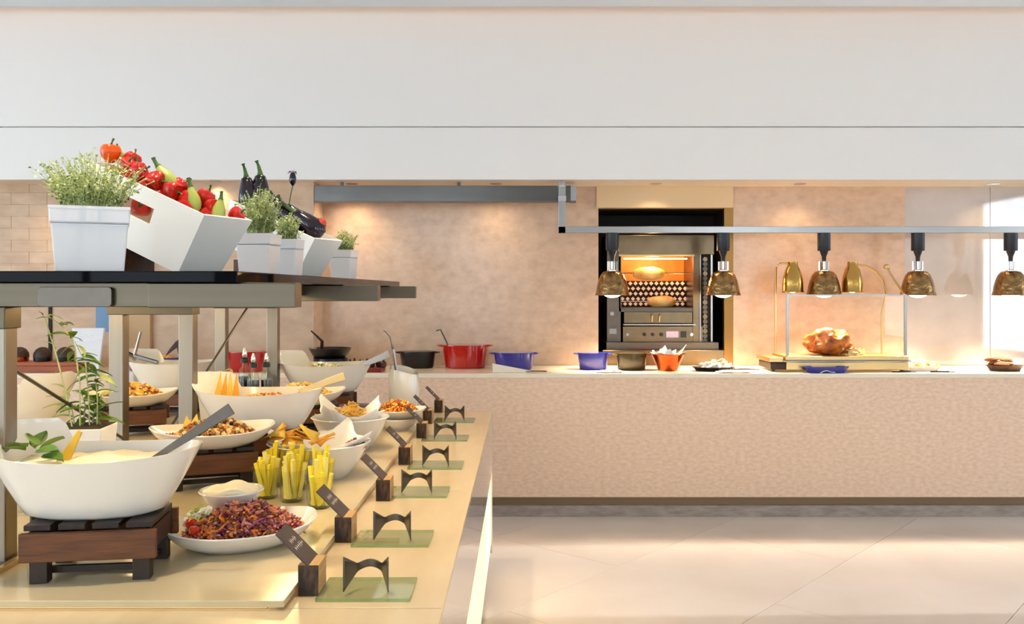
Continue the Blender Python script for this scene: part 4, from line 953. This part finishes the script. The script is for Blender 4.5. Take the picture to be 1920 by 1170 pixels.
MB().tube([W(603, 656, 6.34) - h0, W(604, 640, 6.3) - h0, W(596, 632, 6.28) - h0, W(583, 620, 6.26) - h0], [.012, .012, .014, .008], 8, flat=.6).obj('handle', 'wood_d', fp, smooth=True)
rbd = MB().box(-.20, .20, -.09, .09, 0, .03).obj('red_board', 'red_d', None, (X_(665, 6.24), 6.24, ZT), bevel=.004); tag(rbd, 'dark red serving board before the frying pan', 'board')
rg = random.Random(77)
for k in range(7):
    o = MB().lathe([(.012, 0), (.02, .01), (.022, .03), (.012, .04), (.006, .048), (.008, .06), (0, .062)], 12).obj('spice_jar', 'loaf_d', None, (X_(655 + k * 11, 6.24) , 6.24 + rg.uniform(-.05, .05), ZT + .03), smooth=True); o.scale = (1, 1, rg.uniform(.7, 1.1))
    tag(o, 'small dark lidded jar on the dark red board', 'jar', 'dark jars on the red board')
# wooden board with three dark loaves at the left, white menu stand
lb = MB().box(-.36, .36, -.09, .09, 0, .045); lb.box(-.37, .37, -.10, .10, .045, .07)
lbo = lb.obj('serving_board', ['wood_r'], None, (X_(75, 6.25), 6.25, ZT), bevel=.003); tag(lbo, 'reddish wooden serving board carrying dark round pots at the left', 'board')
for k, px in enumerate((37, 80, 122)):
    t = thing('lidded_pot', ['dark round pot with a copper base on the wooden board, next to the near post', 'dark round pot in the middle of the wooden board', 'dark round pot at the herb end of the wooden board'][k], 'pot', (X_(px, 6.25), 6.25, ZT + .07), 0, 'dark pots on the board')
    MB().lathe([(.05, 0), (.056, .004), (.058, .03)], 24).obj('base', ['copper', 'blackiron', 'blackiron'][k], t, smooth=True)
    MB().lathe([(.060, .03), (.057, .055), (.042, .082), (.02, .095), (0, .098)], 24).obj('lid', 'loaf_d', t, smooth=True)
ms = thing('menu_stand', 'white upright menu stand behind the tall herb', 'menu', (X_(165, 6.2), 6.2, ZT))
MB().prism([(-.062, 0), (.075, 0), (.115, .30), (-.105, .30)], -.012, .012).obj('panel', 'white_pot', ms, bevel=.002)
for z in (.245, .215): MB().box(-.045 if z > .23 else -.085, .04 if z > .23 else .09, -.0135, -.012, z, z + .006).obj('print_line', 'alu', ms)
# white holder between posts behind pasta
wp = MB().frust((.04, .04), (.048, .048), 0, .20).obj('white_jar', 'white_pot', None, (X_(238, 4.75), 4.75, ZI), (0, 0, R(10)), bevel=.006); tag(wp, 'plain white square jar behind the pasta platter by the post', 'jar')
# copper bowl with white paper
paper((X_(1252, 6.32), 6.315, ZT), .10, .075, .098, R(35), 3, 'crumpled white paper filling the top of the copper bowl', R(12))
cb = round_bowl('copper_bowl', (X_(1252, 6.32), 6.32, ZT), .118, .115, 'copper bucket bowl lined with white paper below the oven', .55, 32, None, 'copper', 1.0)
paper((X_(1252, 6.32), 6.32, ZT), .125, .062, .062, R(62), 14, 'white paper sticking up out of the copper bowl', R(45))
# black tray with food
def tray(px, d, w, label, m='blackiron', sy=.55, hgt=.03):
    t = MB().lathe([(w * .8, 0), (w, hgt), (w * 1.02, hgt), (w * .8, .006), (0, .006)], 28, 1, sy).obj('serving_tray', m, None, (X_(px, d), d, ZT), smooth=True); return tag(t, label, 'tray')
tray(1338, 6.28, .15, 'black oval tray with white fish beside the copper bowl')
heap('fish_fillets', (X_(1345, 6.28), 6.28, ZT), 0, .115, .055, .05, 26, [('white_f', (.04, .014, .006), 4), ('beige', (.04, .012, .006), 2), ('pasta', (.02, .012, .006), 1)], 'white fish strips heaped on the black oval tray', 'fish', 61, .6, .02)
nk = 0
def napkin(px, d, w, lab, seed):
    def fn(u, v):
        x, y = (u - .5) * w, (v - .5) * w * .45
        return (x, y, .004 + .016 * abs(noise.noise(Vector((x * 20, y * 20, seed)))) + .012 * (1 - abs(u - .5) * 2))
    o = MB().grid(fn, 16, 8).obj('napkin', 'napkin', None, (X_(px, d), d, ZT), smooth=True, solid=.004); return tag(o, lab, 'napkin')
napkin(1142, 6.15, .17, 'crumpled white napkin before the dark olive casserole', 2.0)
napkin(1375, 6.14, .22, 'crumpled white napkin beside the black oval tray', 5.0)
tg3 = thing('tongs', 'dark tongs lying on the white napkin by the carving station', 'tongs', (X_(1395, 6.13), 6.13, ZT + .012))
for s in (-1, 1): MB().tube([(-.09, s * .012, .012), (.02, s * .018, .014), (.10, 0, .010)], .007, 6, flat=.5).obj('arm', 'blackiron', tg3, smooth=True)
# pastry cluster and black spoons
tray(1722, 6.3, .15, 'flat white oval tray of pale pastries beside the carving station', 'white')
heap('pastries', (X_(1722, 6.3), 6.3, ZT), 0, .13, .065, .05, 34, [('white_f', (.028, .012, .008), 3), ('beige', (.026, .014, .008), 3), ('pasta', (.02, .01, .006), 1)], 'pale twisted pastries heaped on the flat white tray', 'pastry', 62, 1.0, .012)
for px, lab in ((1690, 'black spoon lying on the counter before the pale pastries'), (1762, 'black spoon lying at the far side of the pale pastries')):
    t = thing('black_spoon', lab, 'spoon', (X_(px, 6.14), 6.14, ZT), R(-12))
    MB().tube([(-.06, 0, .006), (.06, 0, .008)], .005, 6).obj('handle', 'blackiron', t); MB().lathe([(0, 0), (.9, .2), (1, .5), (0, .4)], 14, .025, .018).obj('head', 'blackiron', t, (.075, 0, .004)).scale = (1, 1, .012)
# bread basket at the right
bbx = tray(1884, 6.28, .125, 'dark oval basket of brown bread under the last heat lamp', 'loaf_d', .6, .04)
rg = random.Random(8)
for k in range(9):
    o = MB().lathe([(0, -.3), (.6, -.26), (1, 0), (.85, .3), (.4, .45), (0, .48)], 14, 1.25, .8).obj('bread_roll', 'bread', None, (X_(1884, 6.28) + rg.uniform(-.08, .08), 6.28 + rg.uniform(-.04, .04), ZT + .045 + .03 * (k > 5)), (rg.uniform(-.3, .3), rg.uniform(-.3, .3), rg.uniform(0, 6)), smooth=True); o.scale = (.042,) * 3
    tag(o, 'brown bread roll in the dark oval basket', 'bread', 'bread rolls in the basket')

# carving station
YCv = 6.36
cs = thing('carving_station', 'gold steel carving station with posts, glass guard and two lamps', 'carving station', (X_(1565, YCv), YCv, ZT))
def cx(px): return X_(px, YCv) - X_(1565, YCv)
MB().box(cx(1462), cx(1686), -.16, .16, .012, .068).obj('base', 'brass', cs, bevel=.004)
MB().box(cx(1434), cx(1462), -.15, .16, .016, .062).obj('side_step', 'wood_d', cs, bevel=.003)
MB().box(cx(1456), cx(1690), -.17, .17, .068, .078).obj('tray_rim', 'alu', cs, bevel=.002)
MB().box(cx(1430), cx(1456), -.165, .17, .068, .098).obj('side_shelf', 'brass', cs, bevel=.003)
MB().box(cx(1460), cx(1686), -.165, .165, .078, .108).obj('heated_top', 'brass', cs, bevel=.004)
for px in (1440, 1676): MB().lathe([(.012, 0), (.012, .016)], 10).obj('foot', 'black', cs, (cx(px), -.13, 0))
zt = .108
zp = Z_(552, YCv) - ZT
for px, y in ((1467, -.12), (1684, -.12)):
    MB().box(cx(px) - .009, cx(px) + .009, y - .006, y + .006, zt, zp).obj('guard_post', 'alu', cs)
for px in (1460, 1662): MB().lathe([(.008, zt), (.008, Z_(545 if px < 1500 else 585, YCv) - ZT)], 12).obj('lamp_post', 'brass', cs, (cx(px), .08, 0), smooth=True)
MB().box(cx(1468), cx(1684), -.124, -.116, zt + .12, zp).obj('glass_guard', 'winglass', cs)
MB().box(cx(1468), cx(1684), -.125, -.115, zp - .010, zp).obj('guard_rail', 'alu', cs)
MB().tube([(cx(1460), .08, Z_(548, YCv) - ZT), (cx(1459), .06, Z_(500, YCv) - ZT), (cx(1468), .04, Z_(493, YCv) - ZT), (cx(1488), .02, Z_(492, YCv) - ZT)], .009, 8).obj('lamp_arm', 'brass', cs, smooth=True)
P = [(cx(1662), .08, Z_(586, YCv) - ZT)] + [(cx(a), .06, Z_(b, YCv) - ZT) for a, b in ((1668, 550), (1662, 525), (1648, 508), (1630, 498), (1600, 494))]
MB().tube(P, .008, 8).obj('lamp_arm', 'brass', cs, smooth=True)
MB().tube([(cx(1684), -.1, zp), (cx(1680), .0, Z_(530, YCv) - ZT), (cx(1668), .05, Z_(500, YCv) - ZT)], .007, 8).obj('lamp_arm', 'brass', cs, smooth=True)
MB().lathe([(0, -.02), (.02, -.012), (.024, 0), (.02, .012), (0, .02)], 12).obj('joint', 'brass', cs, (cx(1668), .05, Z_(500, YCv) - ZT), smooth=True)
for px in (1488, 1600):
    z0 = Z_(548, YCv) - ZT
    lo = MB().lathe([(.077, 0), (.072, .01), (.072, .06), (.066, .11), (.05, .16), (.036, .185), (.034, .215), (0, .218), (0, .20), (.03, .18), (.06, .11), (.067, .06), (.066, .004)], 32).obj('lamp_shade', 'copper_lamp', cs, (cx(px), .02, z0), smooth=True)
    MB().lathe([(0, -.004), (.04, .004), (.055, .02), (.04, .08), (0, .10)], 18).obj('bulb', 'bulb', lo, smooth=True)
    spot('carving_beam', (cx(px), .02, z0 - .02), 46, 80, .8, WARM2, (cx(px) + (.25 if px < 1550 else -.15), .02, 0), .04, cs).rotation_euler = (0, R(-20 if px < 1550 else 12) * -1, 0)
# roast
ZR = ZT + zt
rt = thing('roast_joint', 'large browned roast joint on the carving station', 'roast', (X_(1552, YCv), YCv - .03, ZR))
def rwob(p): 
    q = noise.noise(Vector(p) * 13) * .042 + noise.noise(Vector(p) * 30) * .016 + noise.noise(Vector(p) * 70) * .005; v = Vector(p); v = v + v.normalized() * q; v.z = max(v.z, .001); return tuple(v)
MB().lathe([(.145 * math.sin(k / 40 * PI) ** .7, .085 - .085 * math.cos(k / 40 * PI)) for k in range(2, 40)] + [(0, .17)], 72, 1.1, .75, wob=rwob).obj('meat', 'roast', rt, smooth=True)
for k in range(6):
    a = k * 1.05; MB().tube([(.06 * math.cos(a), .03 * math.sin(a), .14), (.10 * math.cos(a), .08 * math.sin(a) - .02, .10), (.135 * math.cos(a), .1 * math.sin(a), .04)], .008, 6).obj('string', 'beige', rt, smooth=True)
for k in range(8):
    px = 1580 + k * 4.5; o = MB().prism([(0, 0), (.05, .0), (.035, .045), (.01, .03)], -.004, .004).obj('meat_slice', ['beige', 'roast_p'][k % 2], None, (X_(px, YCv), YCv - .10 + .016 * k, ZR), (R(rnd(-10, 4)), 0, R(rnd(-40, 40))))
    tag(o, 'carved pale slice of roast beside the joint', 'meat slice', 'carved slices on the station')
heap('carved_meat', (X_(1592, YCv), YCv - .06, ZR), 0, .07, .05, .05, 60, [('beige', (.018, .012, .004), 3), ('roast_p', (.016, .012, .004), 2), ('rust', (.014, .010, .004), 2)], 'heap of carved pale and brown meat beside the roast joint', 'meat', 71, .9)
bd = tray(1549, 6.15, .155, 'shallow blue dish before the carving station', 'blue', .4, .042)
napkin(1550, 6.115, .10, 'small white napkin before the shallow blue dish', 8.0)

# ================================================================== ROTISSERIE OVEN in the niche
YO = 6.86
ov = thing('rotisserie_oven', 'steel rotisserie oven with spits and ember bed set in the wall niche', 'oven', (X_(1240, YO), YO, .96))
def ax(px): return X_(px, YO) - X_(1240, YO)
def az(py): return Z_(py, YO) - .96
def pt(name, x0, x1, y0, y1, m, a=0.0, b=.02, bev=.002, parent=None): return MB().box(ax(x0), ax(x1), a, b, az(y1), az(y0)).obj(name, m, parent or ov, bevel=bev)
pt('base_step', 1128, 1362, 655, 684, 'oven_steel', -.10, .5); pt('base_plate', 1136, 1345, 641, 655, 'steel_d', -.05, .5)
pt('lower_cabinet', 1168, 1318, 612, 641, 'oven_steel', .0, .5)
pt('hood', 1160, 1338, 441, 477, 'oven_steel', -.02, .5)
pt('left_pillar', 1138, 1164, 441, 641, 'steel_d', .0, .45); pt('right_pillar', 1299, 1312, 477, 641, 'oven_steel', -.01, .45); pt('gear_box', 1312, 1337, 477, 641, 'dark', .03, .45)
pt('outer_post', 1332, 1336, 477, 641, 'alu', -.01, .02); pt('outer_post', 1310, 1314, 477, 641, 'alu', -.01, .02)
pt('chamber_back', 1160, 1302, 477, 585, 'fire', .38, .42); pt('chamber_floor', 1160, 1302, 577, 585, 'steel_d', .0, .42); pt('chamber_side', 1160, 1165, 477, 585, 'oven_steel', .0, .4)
pt('frame_bar', 1160, 1302, 477, 481, 'brass', -.012, .01)
pt('door_panel', 1170, 1298, 585, 606, 'oven_steel', -.006, .0); pt('door_bar', 1168, 1304, 607, 610, 'alu', -.02, .0)
for px in (1222, 1236): MB().tube([(ax(px), -.006, az(588)), (ax(px), -.03, az(592)), (ax(px), -.006, az(603))], .006, 8).obj('latch', 'brass', ov, smooth=True)
pt('display', 1249, 1272, 621, 633, 'screen', -.004, .0)
pt('switch', 1276, 1287, 621, 633, 'black', -.004, .0)
for px in (1176, 1208, 1224, 1240, 1296): MB().lathe([(0, -.02), (.012, -.02), (.014, 0)], 12).obj('knob', 'chrome' if px in (1176, 1296) else 'black', ov, (ax(px), -.002, az(627)), (R(-90), 0, 0), smooth=True)
pt('label_plate', 1142, 1156, 616, 626, 'alu', -.004, 0); MB().lathe([(0, -.02), (.016, -.02), (.018, 0)], 12).obj('knob', 'chrome', ov, (ax(1147), -.002, az(588)), (R(-90), 0, 0), smooth=True)
for k, py in enumerate(range(486, 640, 9)): MB().lathe([(0, -.012), (.018, -.012), (.018, 0)], 10).obj('gear', 'steel_d' if k % 3 else 'oven_steel', ov, (ax(1323), .028, az(py)), (R(-90), 0, 0))
# ember lattice: dark back plate with ceramic studs
pt('ember_plate', 1165, 1300, 526, 577, 'dark', .30, .34)
eb = MB(); rg = random.Random(2)
for r_ in range(5):
    for c_ in range(13):
        px = 1170 + c_ * 10.2 + (5.1 if r_ % 2 else 0); py = 531 + r_ * 10
        T = Matrix.Translation((ax(px), .295, az(py))) @ Euler((0, R(45), 0)).to_matrix().to_4x4()
        eb.frust((.010, .010), (.005, .005), 0, .0, 0, T) if False else eb.box(-.011, .011, -.014, .014, -.011, .011, 0, T)
stuff(eb.obj('ember_stud', 'ember', ov))
for py, m in ((512, 'chrome'), (566, 'chrome')): MB().tube([(ax(1162), .16, az(py)), (ax(1322), .16, az(py))], .006, 8).obj('spit', m, ov, smooth=True)
l = bpy.data.lights.new('oven_glow', 'POINT'); l.energy = 9; l.color = (1, .62, .28); l.shadow_soft_size = .05
lo = bpy.data.objects.new('oven_glow', l); C.objects.link(lo); lo.parent = ov; lo.location = (ax(1228), .12, az(487))
MB().tube([(ax(1172), .12, az(484)), (ax(1294), .12, az(484))], .006, 8).obj('heating_tube', 'led3', ov)
for px, py, L, r_, m, lab in ((1222, 512, .125, .052, 'roast_p', 'pale roast turning on the upper spit of the oven'), (1246, 566, .11, .046, 'roast_p', 'golden roast turning on the lower spit of the oven')):
    t = MB().lathe([(0, -L), (.5 * r_, -L * .95), (.9 * r_, -L * .6), (r_, -L * .1), (1.05 * r_, L * .3), (.8 * r_, L * .75), (.45 * r_, L * .95), (0, L)], 20, wob=lambda p: (p[0] + .008 * noise.noise(Vector(p) * 25), p[1] + .008 * noise.noise(Vector(p) * 22), p[2])).obj('spit_roast', m, None, (X_(px, YO), YO + .16, Z_(py, YO)), (0, R(90), 0), smooth=True)
    tag(t, lab, 'roast')
